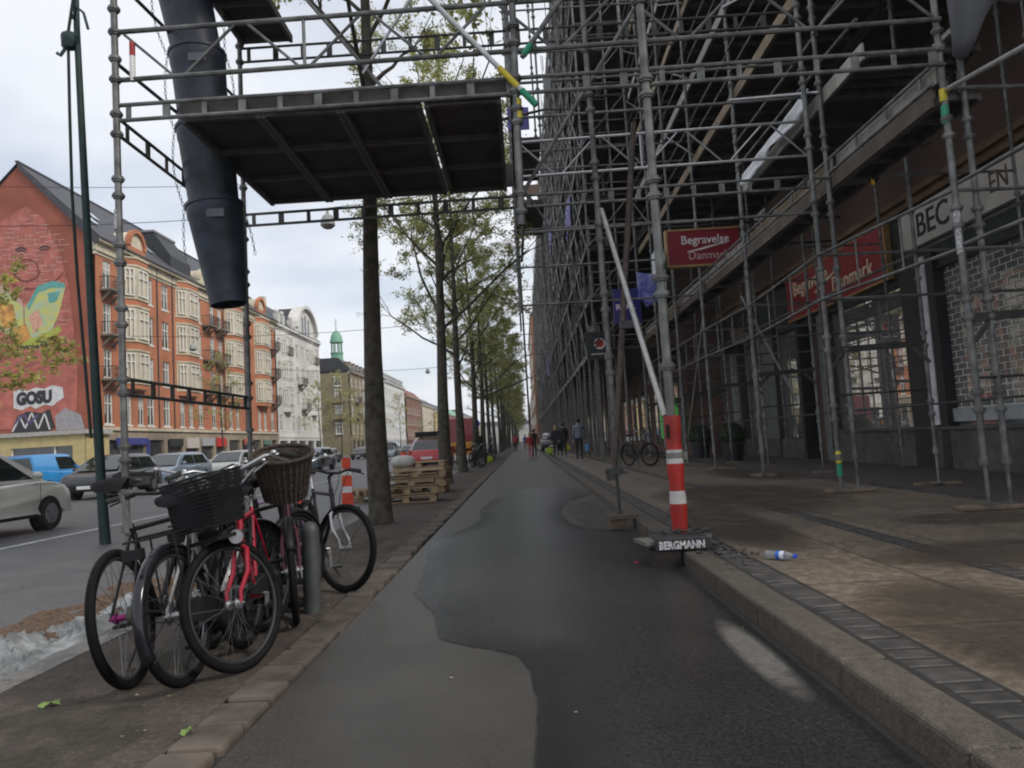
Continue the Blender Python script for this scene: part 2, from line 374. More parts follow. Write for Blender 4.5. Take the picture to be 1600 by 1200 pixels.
mr = n_.new('ShaderNodeMapRange'); mr.inputs['From Min'].default_value = .3; mr.inputs['From Max'].default_value = .65; mr.inputs['To Min'].default_value = .45; l_.new(nz.outputs[0], mr.inputs['Value'])
mm_ = n_.new('ShaderNodeMath'); mm_.operation = 'MULTIPLY'; l_.new(at_.outputs['Fac'], mm_.inputs[0]); l_.new(mr.outputs[0], mm_.inputs[1]); l_.new(mm_.outputs[0], n_['Principled BSDF'].inputs['Alpha'])
def damp_band(pts, d, back=.05):
    pts = smooth_pts(pts, 8, .004); col_ = [(-back,0.),(0,.75),(.18,.62),(.45,.34),(1,0.)]; b = MB(); n = len(pts)
    for i, (x, y) in enumerate(pts):
        for t, v in col_: b.v.append((x+d[0]*t, y+d[1]*t, .0045))
    k = len(col_)
    for i in range(n-1):
        for j in range(k-1): b.f.append((i*k+j, i*k+j+1, (i+1)*k+j+1, (i+1)*k+j)); b.m.append(0)
    o = struct(b.build('damp_band', DB)); at = o.data.attributes.new('damp', 'FLOAT', 'POINT')
    for i in range(n):
        e = min(1, i/5, (n-1-i)/5)
        for j in range(k): at.data[i*k+j].value = col_[j][1]*e
damp_band(SEAMS[0], (.34,.20)); damp_band(SEAMS[1], (-.25,.02)); damp_band(SEAMS[2], (.3,.1))
b = MB(); PQ = smooth_pts([(-1.15,8.6),(-.99,7.),(-.93,6.2),(-.89,5.65),(-.66,5.0),(-.56,4.4),(-.47,4.27),(-.34,4.15),(-.2,4.06),(-.09,3.93),(-.03,3.7),(0.,3.2),(-.02,2.6),(.0,1.2)], 5, .018)+[(1.215,1.2),(1.215,8.5)]+smooth_pts([(1.1,8.75),(.75,9.0),(.52,9.7),(.48,11.2),(.6,12.4),(.9,13.6),(1.2,14.2)], 5, .015)+[(1.21,15.5),(.8,16.5),(.1,17.2)]+smooth_pts([(-.3,16.6),(-.62,15),(-.8,12.4),(-.7,11),(-.8,9.9),(-1.15,8.7)], 5, .02); b.add([(x,y,.0025) for x, y in PQ], [tuple(range(len(PQ)))])
struct(b.build('asphalt_repair', mat('newer_asphalt', (.024,.0232,.022), .5, 0, .5, 320, .05, dirt=.25, wet=.3)))
blob('cement_stain', (1.08,3.75), .12, .75, .006, soft('dried_cement', (.12,.115,.105), .9, 4, .85, fade=(1.08,3.75,.10,.66)), rot=0, j=.05)
blob('cement_stain', (.86,11.3), .28, 2., .006, soft('grey_patch', (.075,.074,.07), .9, 1.5), rot=0.02, j=.06)
for c, rx, ry in (((2.3,3.6),.5,.9),((3.6,5.4),.9,.5),((2.1,8),.4,1.6),((4.4,7.3),.7,.4),((3.2,11),1,2),((5,16),.8,2)):
    blob('damp_patch', c, rx*1.3, ry*1.3, .121, soft('damp_%d' % int(c[1]*10), (.075,.06,.048), .6, 2.5, .35, fade=(c[0],c[1],rx*1.25,ry*1.25)), j=.03)
for c, rx, ry in (((-2.1,3.0),.4,.6),((-2.0,4.6),.3,.8),((-1.9,8),.45,1.3)):
    blob('damp_patch', c, rx, ry, -.002, soft('moss', (.04,.04,.02), .35, 4, .8))
for k in range(7): blob('worn_patch', (-3.6-k*.8, 6.+random.uniform(-1.5,3)), .5, .25, -.036, soft('worn', (.16,.155,.15), .6, 3, .8), rot=random.random())
specks(MATS['newer_asphalt'])
# ================================================================== buildings across the road
F = -32.5
BRKR = brick('orange_brick', (.58,.19,.08), (.5,.155,.065), (.4,.25,.17), 3.2, 'Y')
BRKG = brick('gable_brick', (.37,.095,.055), (.32,.08,.045), (.3,.13,.09), 3.2, 'X')
CREAM = mat('cream_render', (.62,.55,.41), .85, 0, .12, 1.5, dirt=.2)
WREN = mat('white_render', (.72,.70,.65), .85, 0, .08, 1.2, dirt=.18)
OLIV = mat('ochre_render', (.27,.225,.13), .85, 0, .15, 1.2, dirt=.2)
BEIG = mat('beige_stone', (.36,.29,.21), .85, 0, .15, 1.5, dirt=.2)
SLAT = mat('slate_roof', (.055,.055,.062), .6, 0, .3, 8, dirt=.25)
SLTD = mat('dark_slate', (.025,.025,.028), .6, 0, .3, 8)
FRAM = mat('window_frame_paint', (.75,.73,.67), .6, 0, .05, 4)
IRON = mat('wrought_iron', (.03,.022,.02), .6)
COPP = mat('green_copper', (.17,.37,.26), .7, 0, .2, 6)
WC = {}
def window_mesh(w, h, st):
    va = random.choice((0,1,2,3)); k = (round(w,2), round(h,2), st, va)
    if k in WC: return WC[k]
    b = MB(); t = .09
    b.bx(-w/2,-w/2+t,-.06,.03,0,h); b.bx(w/2-t,w/2,-.06,.03,0,h); b.bx(-w/2+t,w/2-t,-.06,.03,h-t,h); b.bx(-w/2+t,w/2-t,-.06,.03,0,t)
    if 'm' in st: b.bx(-.05,.05,-.05,.045,t,h-t)
    if '3' in st: b.bx(-w/6-.05,-w/6+.05,-.05,.045,t,h-t); b.bx(w/6-.05,w/6+.05,-.05,.045,t,h-t)
    if 't' in st: b.bx(-w/2+t,w/2-t,-.05,.04,h*.66,h*.66+.09)
    if 's' in st: b.bx(-w/2-.1,w/2+.1,-.1,.16,-.14,0)
    if 'l' in st: b.bx(-w/2-.12,w/2+.12,-.05,.14,h,h+.22)
    fo = b.build('window', FRAM); fm = fo.data; bpy.data.objects.remove(fo)
    b = MB(); b.bx(-w/2+t,w/2-t,-.05,-.02,t,h-t); b.mat(1)
    r = random.Random(k[0]*31+k[1])
    c1, c2, zz = ((.22,.2,t),(.3,.36,t),(.12,.28,h*.35),(.5,.5,h*.55))[va]; b.bx(-w/2+t,-w/2+t+(w-2*t)*c1,-.019,-.012,zz,h-t); b.bx(w/2-t-(w-2*t)*c2,w/2-t,-.019,-.012,zz,h-t)
    po = b.build('pane', [PANE, mat('curtain', (.42,.42,.39), .8)]); pm = po.data; bpy.data.objects.remove(po)
    WC[k] = (fm, pm); return WC[k]
def window(parent, loc, w, h, rz=-pi/2, st='mts'):
    fm, pm = window_mesh(w, h, st)
    o = bpy.data.objects.new('window', fm); sc.collection.objects.link(o); o.parent = parent
    o.location = V(loc)-parent.location; o.rotation_euler = (0,0,rz)
    p = bpy.data.objects.new('pane', pm); sc.collection.objects.link(p); p.parent = o
    return o
def wall_holes(b, u0, u1, z0, z1, holes, f, th=.3):
    us = sorted({u0,u1,*[h[0] for h in holes],*[h[1] for h in holes]}); us = [u for u in us if u0 <= u <= u1]
    zs = sorted({z0,z1,*[h[2] for h in holes],*[h[3] for h in holes]}); zs = [z for z in zs if z0 <= z <= z1]
    for i in range(len(us)-1):
        for j in range(len(zs)-1):
            cu, cz = (us[i]+us[i+1])/2, (zs[j]+zs[j+1])/2
            if any(h[0] < cu < h[1] and h[2] < cz < h[3] for h in holes): continue
            b.quad(f(us[i],0,zs[j]), f(us[i+1],0,zs[j]), f(us[i+1],0,zs[j+1]), f(us[i],0,zs[j+1]))
    for a, c, d, e in holes:
        P = [(a,d),(c,d),(c,e),(a,e)]
        for i in range(4):
            p, q = P[i], P[(i+1) % 4]; b.quad(f(p[0],0,p[1]), f(q[0],0,q[1]), f(q[0],th,q[1]), f(p[0],th,p[1]))
FL = lambda u, w_, z: (F-w_, u, z)
def bay(parent, y0, y1, z0, z1, rows, m_pale, m_band, dep=.8):
    b = MB(); zs = [z0]
    def ring(z, e=0): return [(F-.05,y0-e,z),(F+dep+e,y0+(y1-y0)*.24-e*.4,z),(F+dep+e,y1-(y1-y0)*.24+e*.4,z),(F-.05,y1+e,z)]
    cuts = [z0]
    for a, c in rows: cuts += [a-.25, c+.25]
    cuts.append(z1)
    for i in range(len(cuts)-1):
        if cuts[i+1]-cuts[i] < .01: continue
        b.mat(0 if i % 2 else 1); lo, hi = ring(cuts[i]), ring(cuts[i+1])
        b.add(lo+hi, [(j, j+1, j+5, j+4) for j in range(3)])
        b.mat(0); lo, hi = ring(cuts[i+1]-.05,.09), ring(cuts[i+1]+.09,.09); b.add(lo+hi, [(j, j+1, j+5, j+4) for j in range(3)]+[(0,1,2,3),(7,6,5,4)])
    b.mat(0); b.add(ring(z0), [(3,2,1,0)]); b.add(ring(z1), [(0,1,2,3)])
    bo = b.build('bay_window', [m_pale, m_band], parent, world=True)
    for a, c in rows:
        yc = (y0+y1)/2; wd = (y1-y0)*.52-.3
        for (p, wi, rz) in (((F+dep+.085,yc,a), wd, -pi/2),
                            ((F+dep/2+.06,y0+(y1-y0)*.12-.07,a), .75, -pi/2-atan2(dep,(y1-y0)*.24)),
                            ((F+dep/2+.06,y1-(y1-y0)*.12+.07,a), .75, -pi/2+atan2(dep,(y1-y0)*.24))):
            fm, pm = window_mesh(wi, c-a, 'mt')
            o = bpy.data.objects.new('window', fm); sc.collection.objects.link(o); o.parent = bo
            o.location = V(p)-parent.location; o.rotation_euler = (0,0,rz)
def balcony(parent, yc, z, wd=1.9, dep=1.):
    b = MB(); b.bx(F-.1,F+dep,yc-wd/2,yc+wd/2,z-.14,z); b.mat(1)
    n = 9
    for i in range(n+1):
        y = yc-wd/2+wd*i/n; b.tube((F+dep-.04,y,z),(F+dep+.05*sin(i),y,z+.95),.022,4)
    for s in (-1,1):
        for i in range(1,5): b.tube((F+dep*i/5,yc+s*wd/2,z),(F+dep*i/5,yc+s*wd/2,z+.95),.02,4)
        b.bar((F,yc+s*wd/2,z+.95),(F+dep,yc+s*wd/2,z+.95),.05,.05)
        b.mat(0); b.bar((F,yc+s*wd*.35,z-.9),(F+dep*.8,yc+s*wd*.35,z-.14),.14,.16); b.mat(1)
    b.bar((F+dep-.03,yc-wd/2,z+.95),(F+dep-.03,yc+wd/2,z+.95),.06,.05); b.bar((F+dep-.03,yc-wd/2,z+.3),(F+dep-.03,yc+wd/2,z+.3),.03,.03)
    b.build('balcony', [mat('balcony_stone', (.2,.17,.13), .85), IRON], parent, world=True)
# ---- red brick block with the painted gable
T = thing('apartment_building', 'orange brick apartment building with painted gable wall, pale bay windows and slate roof', 'building', (F,55.8,0))
rows = [(4.24,6.64),(7.9,10.15),(11.4,13.85),(15.0,17.3)]
holes = []
wins = []
for yc, wd in ((64.,1.25),(66.9,1.3),(74.,1.1),(77.2,1.15),(87.3,1.2),(79.2,1.0),(95.3,1.2),(57.4,1.2)):
    for a, c in rows: holes.append((yc-wd/2,yc+wd/2,a,c)); wins.append((yc,a,wd,c-a))
for yc in (60.3,62.3,70.,71.8,81.7,83.6,90.6,92.6):
    a, c = rows[0]; holes.append((yc-.5,yc+.5,a,c)); wins.append((yc,a,1.,c-a))
b = MB(); wall_holes(b, 55.8, 97.2, 4.0, 17.5, holes, FL); b.build('wall', BRKR, T, world=True)
b = MB(); b.prism([(-44.5,.0),(-32.8,.0),(-32.8,18.9),(-38.5,25.0),(-44.5,18.6)], 41.2, lambda u, v, w_: (u, 55.9+w_, v))
b.build('gable_wall', BRKG, T, world=True)
b = MB(); b.bx(F-.3,F+.08,55.8,97.2,17.5,18.5); b.bx(F-.3,F+.2,55.8,97.2,17.75,17.85); b.bx(F-.3,F+.45,55.8,97.2,18.5,18.72); b.build('cornice', CREAM, T, world=True)
b = MB(); b.bx(F-.3,F+.2,55.8,97.2,3.75,4.0); b.build('string_course', CREAM, T, world=True)
b = MB(); b.bar((F+.5,55.8,18.75),(F+.5,97.2,18.75),.16,.12)
for y in (65.3,68.2,79.9,86.,96.9): b.tube((F+.08,y,3.8),(F+.08,y,18.6),.06,6)
b.build('gutter_pipe', mat('zinc_pipe', (.07,.06,.055), .6), T, world=True)
b = MB()
for s in (1,):
    b.add([(F+.5,55.7,18.78),(F+.5,97.3,18.78),(-38.5,97.3,25.15),(-38.5,55.7,25.15)], [(0,1,2,3)])
    b.add([(-45,55.7,18.3),(-45,97.3,18.3),(-38.5,97.3,25.15),(-38.5,55.7,25.15)], [(0,1,2,3)])
b.add([(F+.5,55.7,18.70),(-38.5,55.7,25.15),(-38.5,55.7,24.7),(F+.1,55.7,18.2)], [(0,1,2,3)])
b.bx(-38.62,-38.38,55.6,97.3,25.1,25.25)
ro = b.build('roof', SLAT, T, world=True)
b = MB()
for y, n in ((89,2),(93.5,2),(96,1)):
    for k in range(n): b.bx(-37.2,-36.5,y+k*1.2,y+k*1.2+.8,23.,25.9); b.bx(-37.25,-36.45,y+k*1.2-.05,y+k*1.2+.85,25.9,26.05); b.tube((-36.85,y+k*1.2+.4,26),(-36.85,y+k*1.2+.4,26.4),.15,8)
b.build('chimney', CREAM, ro, world=True)
b = MB(); b.prism([(-32.7,18.7),(-32.7,20.6),(-34.3,23.0),(-38.6,23.0),(-38.6,18.7)], 4.2, lambda u, v, w_: (u, 68.6+w_, v)); b.build('cross_roof', SLTD, ro, world=True)
b = MB(); b.bx(-34.2,-38.7,68.5,72.9,23.0,23.2); b.build('roof_ridge', mat('lead', (.2,.2,.21), .6), ro, world=True)
def arch_dormer(parent, yc, z, r, m, m2, dep=2.5, fx=F+.15):
    b = MB(); n = 12
    pts = [(yc+r*cos(pi*i/n), z+r*1.1*sin(pi*i/n)) for i in range(n+1)]
    b.prism(pts, dep, lambda u, v, w_: (fx-w_, u, v))
    b.mat(1)
    for i in range(n): 
        p, q = pts[i], pts[i+1]; b.bar((fx+.05,p[0],p[1]),(fx+.05,q[0],q[1]),.4,.3)
    b.bx(fx-.4,fx+.1,yc-r-.15,yc+r+.15,z-.9,z)
    b.build('dormer', [m, m2], parent, world=True)
arch_dormer(ro, 61.6, 19.4, 1.3, CREAM, BRKR)
arch_dormer(ro, 74.6, 19.4, 1.0, CREAM, CREAM); arch_dormer(ro, 91.5, 19.4, 1.3, CREAM, BRKR)
b = MB()
for y, zz in ((58.2,20.5),(60,21.5),(65.5,20.3),(66.8,20.3),(78,20.2),(85,20.3)):
    t = (zz-18.78)/(25.15-18.78); x = F+.5-(6.5)*t
    b.bar((x+.06,y,zz+.1),(x-.74,y,zz+.85),.8,.06)
b.build('skylight', mat('skylight_glass', (.45,.5,.56), .15), ro, world=True)
for yc, a, wd, h in wins: window(T, (F-.12,yc,a), wd, h)
up = rows[1:]
for y0, y1 in ((59.6,63.1),(68.9,73.1),(80.5,84.6),(89.4,93.8)): bay(T, y0, y1, 7.2, 18.2, up, CREAM, BRKR)
for yc in (75.6,78.6,95.3,57.3):
    for a, c in up[:3]: balcony(T, yc, a-.15)
# ground floor : piers, glass and signs
b = MB()
for y in (56.1,59.6,63.2,66.4,70,73.4,77,80.5,84.2,87.6,91,94.3,96.8): b.bx(F-.3,F+.05,y-.35,y+.35,0,3.0)
b.bx(F-.3,F+.05,55.8,97.2,3.0,3.75); b.bx(F-.3,F+.02,55.8,97.2,0,.45)
b.build('shop_piers', BEIG, T, world=True)
b = MB(); b.bx(F-.28,F-.2,56,97,.45,3.0); b.build('shop_window', PANE, T, world=True)
for (y0, y1, z0, z1, col) in ((56.2,56.7,.9,3.,(.05,.06,.25)),(58.2,63.,2.6,3.15,(.05,.06,.25)),(62.9,63.3,1.,3.,(.05,.06,.25)),(67,69.6,2.4,3.1,(.03,.03,.03)),(70.4,73,2.2,3.2,(.55,.5,.45)),(73.8,76.6,2.4,3.2,(.4,.4,.42)),(77.4,79.6,2.3,3.2,(.6,.03,.03)),(85,87,2.4,3.1,(.5,.1,.05)),(91.5,93.9,2.4,3.,(.1,.2,.15))):
    b = MB(); b.bx(F+.06,F+.2,y0,y1,z0,z1); b.build('shop_sign', mat('sign_%d' % int(y0*10), col, .5), T, world=True)
# painted mural on the gable
G = 55.88
def ell(cx, cz, rx, rz, n=24, a0=0, a1=2*pi): return [(cx+rx*cos(a0+(a1-a0)*i/n), cz+rz*sin(a0+(a1-a0)*i/n)) for i in range(n+1)]
b = MB()
def mark(pts, k, off, wd=.06):
    b.mat(k)
    for i in range(len(pts)-1):
        p, q = V((*pts[i],0)), V((*pts[i+1],0)); d = (q-p)
        if d.length < 1e-6: continue
        d.normalize(); n_ = V((-d.y, d.x, 0))*wd
        b.add([(p.x+n_.x,G-off,p.y+n_.y),(q.x+n_.x,G-off,q.y+n_.y),(q.x-n_.x,G-off,q.y-n_.y),(p.x-n_.x,G-off,p.y-n_.y)], [(0,1,2,3)])
def fill(pts, k, off): b.mat(k); b.add([(x,G-off,z) for x, z in pts], [tuple(range(len(pts)))])
fill([(-44.,4.2),(-34.2,4.2),(-34.,8),(-34.3,12),(-34.6,15),(-35.4,18),(-36.6,20.6),(-38,21.6),(-39.8,20.6),(-41.5,18.5),(-43,16),(-44.2,10)], 0, .012)
rr = random.Random(3)
for j in range(26):
    z = 10.2+j*.42; 
    for i in range(10):
        x = -43+i*.82+(j % 2)*.41+rr.uniform(-.1,.1)
        if x > -35.2 or z > 21.4-abs(x+38)*1.05: continue
        wv = .18*sin(x*1.7+z)
        if rr.random() < .8: mark([(x,z+wv),(x+.4,z+wv+.03),(x+.78,z+wv)], 1, .016, .022)
        if rr.random() < .6: mark([(x,z+wv),(x,z+wv+.4)], 1, .016, .02)
for cx in (-38.35,-36.5):
    mark(ell(cx,18.0,.42,.32,12,.1*pi,.9*pi), 2, .022, .07); mark(ell(cx,17.9,.3,.2,12,.1*pi,.9*pi), 2, .022, .06)
mark(ell(-37.9,16.55,.85,.8,24,-.1*pi,1.1*pi), 3, .02, .05); mark(ell(-37.9,16.4,1.0,.75,18,pi,2*pi), 3, .02, .08)
mark(ell(-37.4,17.1,2.6,2.1,24,1.25*pi,1.85*pi), 3, .02, .07)
fill([(-40.6,15.2),(-39.3,14.7),(-38.2,13.6),(-38.2,11.0),(-39.6,11.6),(-40.6,12.4)], 4, .02)
fill([(-38.1,13.5),(-37.2,14.9),(-35.9,15.2),(-34.9,15.0),(-35.4,13.0),(-36.1,11.4),(-37.2,10.7),(-38.1,10.9)], 4, .02)
fill([(-37.9,13.7),(-37.1,15.2),(-35.9,15.55),(-34.9,15.3),(-34.95,14.95),(-36,15.0),(-37,14.7),(-37.8,13.3)], 5, .028)
fill([(-40.6,15.6),(-39.4,15.2),(-38.3,14.1),(-38.2,13.6),(-39.3,14.7),(-40.6,15.2)], 1, .028)
fill([(-36.3,14.6),(-35.3,14.7),(-35.6,13.9),(-36.2,13.8)], 5, .026)
fill([(-40.3,14.0),(-39.0,13.9),(-38.7,12.2),(-39.8,11.9)], 6, .026); fill([(-37.8,12.9),(-37.0,13.4),(-36.7,12.2),(-37.4,11.5)], 8, .026)
fill([(-38.6,11.4),(-37.2,11.1),(-35.4,12.0),(-35.2,11.6),(-37,10.6),(-38.8,10.6)], 7, .03); fill([(-38.6,11.0),(-37.2,10.75),(-35.6,11.5),(-35.5,11.2),(-37.1,10.3),(-38.7,10.3)], 2, .026)
fill([(-39,12),(-38,12.3),(-37.6,11.2),(-38.5,10.6)], 6, .032)
# graffiti lower down
fill([(-39.0,5.8),(-39.0,7.1),(-38.3,7.3),(-38,7.05),(-37.3,7.3),(-36.6,7.15),(-36,7.4),(-35.2,7.2),(-35.1,6.4),(-35.6,6.1),(-36,5.8),(-36.6,5.95),(-37.3,5.65),(-37.7,5.9),(-38.4,5.6)], 9, .03)
fill([(-39.2,3.9),(-38.7,5.2),(-37.9,5.5),(-36.9,5.3),(-36.2,5.6),(-35.8,4.2),(-36.2,3.9)], 2, .034)
mark([(-39.1,4.0),(-38.5,5.1),(-38.1,4.2),(-37.6,5.4),(-37.1,4.1),(-36.6,5.3),(-36.2,4.0)], 9, .04, .06)
mark([(-38.9,4.6),(-38.2,5.3),(-37.8,4.5),(-37.1,5.2)], 10, .045, .08)
fill([(-35.7,3.9),(-35.8,5.0),(-35,5.6),(-33.8,5.0),(-33.5,3.9)], 11, .02)
MC = [mat('mural_pink', (.42,.13,.10), .85, 0, .2, 1.5), mat('chalk_line', (.55,.36,.3), .9), mat('mural_black', (.03,.03,.035), .8), mat('mural_shade', (.2,.05,.04), .9), mat('mural_yellow', (.58,.55,.13), .85, 0, .3, 1.8, col2=(.4,.5,.35)),
      mat('mural_teal', (.12,.36,.33), .85), mat('mural_orange', (.6,.3,.08), .85, 0, .4, 1.6), mat('mural_lime', (.4,.45,.08), .85), mat('mural_peach', (.65,.35,.25), .85), mat('spray_white', (.62,.62,.62), .8), mat('spray_purple', (.12,.08,.2), .8), mat('paint_out_grey', (.3,.29,.3), .85)]
MU = b.build('mural', MC, T, world=True)
text('graffiti_lettering', 'GOSU', 1.25, MC[2], MU, (-38.75,G-.05,6.05), (1,0,.03), (0,0,1), .004, .80, bold=.09)
# flat annex in front of the gable
A = thing('shop_annex', 'low flat roofed annex with yellow frame and dark window below the mural', 'building', (-38,52.5,0))
b = MB(); wall_holes(b, -38.0, -31.5, 0, 3.4, [(-36.9,-32.4,.2,2.6)], lambda u, w_, z: (u,52.5+w_,z)); b.bx(-37.95,-31.6,52.82,55.8,0,3.35)
b.build('wall', mat('yellow_render', (.52,.42,.2), .85, 0, .1, 2), A, world=True)
b = MB(); b.bx(-46,-38.01,52.6,55.8,0,3.4); b.build('side_wall', mat('stone_render', (.28,.24,.19), .9, 0, .15, 2), A, world=True)
b = MB(); b.bx(-46,-31.3,52.3,55.8,3.4,3.7); b.build('roof', mat('coping', (.42,.4,.37), .8), A, world=True)
b = MB(); b.bx(-36.9,-32.4,52.7,52.78,.2,2.6); b.build('shop_window', PANE, A, world=True)
b = MB(); b.bx(-36.9,-36.8,52.6,52.69,.2,2.6); b.bx(-33.8,-33.7,52.6,52.69,.2,2.6); b.build('window_frame', FRAM, A, world=True)
# ---- generic blocks further down the road
def block(label, y0, y1, h, wm, rows, cols, ww, roof=SLAT, rh=3.2, bays=(), trim=CREAM, base=None, x=F, brows=None, balc=(), south=False, dorm=0, sw=()):
    T = thing('apartment_building', label, 'building', (x,y0,0)); holes = []; ws = []
    for i in range(cols):
        yc = y0+(y1-y0)*(i+.5)/cols
        if any(a-.3 < yc < c+.3 for a, c in bays): continue
        for a, c in rows: holes.append((yc-ww/2,yc+ww/2,a,c)); ws.append((yc,a,c-a))
    b = MB(); wall_holes(b, y0, y1, 3.3, h-.6, holes, lambda u, w_, z: (x-w_,u,z)); 
    wo = b.build('wall', wm, T, world=True)
    b = MB(); b.bx(x-13,x-.3,y0+.02,y1-.02,0,h-.3); b.build('side_wall', wm, T, world=True)
    b = MB(); b.bx(x-.3,x+.12,y0,y1,h-.6,h-.3); b.bx(x-.3,x+.4,y0,y1,h-.3,h); b.build('cornice', trim, T, world=True); b = MB(); b.bx(x-.3,x+.12,y0,y1,3.3,3.55); b.build('string_course', trim, T, world=True)
    b = MB()
    n = max(3, int((y1-y0)/3.6))
    for i in range(n+1):
        y = y0+(y1-y0)*i/n; b.bx(x-.3,x+.04,max(y0,y-.4),min(y1,y+.4),0,2.9)
    b.bx(x-.3,x+.04,y0,y1,2.9,3.3); b.build('shop_piers', base or wm, T, world=True)
    b = MB(); b.bx(x-.28,x-.2,y0,y1,0.1,2.9); b.build('shop_window', PANE, T, world=True)
    b = MB(); b.prism([(x+.4,h),(x-2.2,h+rh),(x-10.5,h+rh),(x-13,h)], y1-y0, lambda u, v, w_: (u, y0+w_, v)); ro = b.build('roof', roof, T, world=True)
    for k in range(dorm):
        y = y0+(y1-y0)*(k+.5)/dorm; b = MB(); b.bx(x-1.5,x-.2,y-.6,y+.6,h+.1,h+1.7); b.bx(x-1.6,x-.05,y-.7,y+.7,h+1.7,h+1.85); b.mat(1); b.bx(x-.2,x-.17,y-.4,y+.4,h+.4,h+1.5); b.build('dormer', [trim, PANE], ro, world=True)
    for yc, a, hh in ws: window(T, (x-.12,yc,a), ww, hh)
    for a, c in bays: bay(T, a, c, 6.8, h-1.4, brows or rows[1:], trim, wm, .7)
    for yc, z in balc: balcony(T, yc, z, 2.2, .9)
    return T, ro
rw = [(4.3,6.4),(7.9,10.),(11.5,13.6),(15.,16.9)]
T, ro = block('cream white apartment building with big arched gable next to the orange brick block', 97.4, 118.5, 18.7, WREN, rw, 8, 1.15, SLAT, 3.0, bays=((99.6,103.),(112.6,116.)), trim=WREN, balc=((107.5,11.1),(101.3,14.9),(114.3,14.9),(109,7.5)))
b = MB(); n = 20; pts = [(110.8+5.2*cos(pi*i/n), 18.7+4.4*sin(pi*i/n)) for i in range(n+1)]
b.prism(pts, 1.2, lambda u, v, w_: (F+.15-w_, u, v))
for i in range(n): p, q = pts[i], pts[i+1]; b.bar((F+.1,p[0],p[1]),(F+.1,q[0],q[1]),1.2,.45)
b.mat(1); b.bx(F+.16,F+.2,109,109.7,19,21.4); b.bx(F+.16,F+.2,110.4,111.2,19,21.8); b.bx(F+.16,F+.2,112,112.7,19,21.4)
b.build('arched_gable', [WREN, PANE], T, world=True)
b = MB(); b.prism([(111-5,18.8),(111,23.2),(111+5,18.8)], 6, lambda u, v, w_: (F-1.1-w_, u, v)); b.build('gable_roof', SLTD, ro, world=True)
for y in (98.5,100.5,104.3): b = MB(); b.bx(F-.5,F+.2,y-.35,y+.35,18.7,20.2); b.ball((F-.15,y,20.5),.35,n=8,m=6); b.build('finial', WREN, ro, world=True)
for y in (98.3,105.5,117): 
    b = MB(); b.bx(F-5,F-4.2,y,y+1,20,24.2); b.build('chimney', CREAM, ro, world=True)
# corner block with copper turret
T, ro = block('ochre corner building with small green copper turret', 139, 172, 16.2, OLIV, [(4.3,6.2),(7.6,9.5),(10.8,12.6),(13.4,15.)], 9, 1.2, SLTD, 2.6, trim=BEIG, bays=((149,152.5),(160,163.5)), balc=((144,10.4),(156,10.4),(156,7.2),(167,7.2),(144,7.2)), dorm=10)
for k in range(4):
    for a, c in [(4.3,6.2),(7.6,9.5),(10.8,12.6),(13.4,15.)]:
        if k % 2 == 0: window(T, (-34.8-k*2.,138.93,a), 1.3, c-a, pi, 'mtsl')
for z in (10.4,7.2):
    b = MB(); b.bx(-36,-33.5,138,139.1,z-.15,z+.8); b.build('balcony', OLIV, T, world=True)
b = MB(); cx, cy = -35.6, 142.5; nv = 0
b.lathe([(1.5,17.5),(1.4,20.2),(1.55,20.3),(1.55,20.6)], 10, (cx,cy,0))
for i in range(8): a = 2*pi*i/8; b.tube((cx+1.2*cos(a),cy+1.2*sin(a),20.6),(cx+1.2*cos(a),cy+1.2*sin(a),22.8),.14,6)
b.lathe([(1.55,22.8),(1.55,23.1),(1.4,23.6),(1.25,24.3),(.9,25),(.4,25.4),(.12,25.6),(.06,28.3),(0,28.4)], 12, (cx,cy,0))
b.tube((cx-.4,cy,27.3),(cx+.4,cy,27.3),.05,4)
b.v = [(cx+(x-cx)*.84, cy+(y-cy)*.84, 17.5+(z-17.5)*.88) for x, y, z in b.v]; b.build('turret', COPP, ro, world=True, smooth=True)
block('long white apartment block behind the nearest tree trunk', 174, 203, 17.2, mat('bright_render', (.7,.71,.7), .85, 0, .05, 1), [(4.3,6.2),(7.5,9.4),(10.7,12.6),(13.8,15.5)], 14, 1.1, SLAT, 2.6, trim=WREN, dorm=12)
block('brown brick apartment block past the white block', 206, 236, 15.6, brick('far_brick', (.26,.11,.06), (.22,.09,.05), (.2,.12,.1), 3, 'Y'), [(4.3,6.2),(7.5,9.4),(10.7,12.6)], 10, 1.2, mat('tile_roof', (.2,.08,.05), .8), 2.5, trim=BEIG)
block('pale cream apartment block between brown and yellow blocks', 238, 268, 14.6, CREAM, [(4.3,6.2),(7.5,9.4),(10.7,12.6)], 9, 1.2, SLAT, 2.5)
block('yellow apartment block far down the road', 270, 305, 13.9, mat('yellow_wash', (.5,.38,.17), .85), [(4.3,6.2),(7.5,9.4),(10.7,12.4)], 9, 1.2, SLAT, 3)
block('red brick block with copper roof at the far end of the road', 308, 380, 14.5, brick('end_brick', (.3,.09,.06), (.25,.08,.05), (.2,.12,.1), 3, 'Y'), [(4.3,6.2),(7.5,9.4),(10.7,12.4)], 12, 1.3, COPP, 3)
block('grey stone block closing the far end of the road', 384, 560, 16, BEIG, [(4.3,6.2),(7.5,9.4),(10.7,12.4)], 16, 1.5, SLAT, 3)
# end of the vista
T = thing('apartment_building', 'hazy pale building closing the vista at the end of the cycle path', 'building', (-30,620,0))
b = MB(); b.bx(-60,40,620,630,0,14); b.build('wall', mat('vista_render', (.42,.4,.37), .9, 0, .15, .1), T, world=True)
b = MB(); b.prism([(-60,14),(40,14),(36,18),(-56,18)], 10, lambda u, v, w_: (u, 620.2+w_, v)); b.build('roof', SLAT, T, world=True)
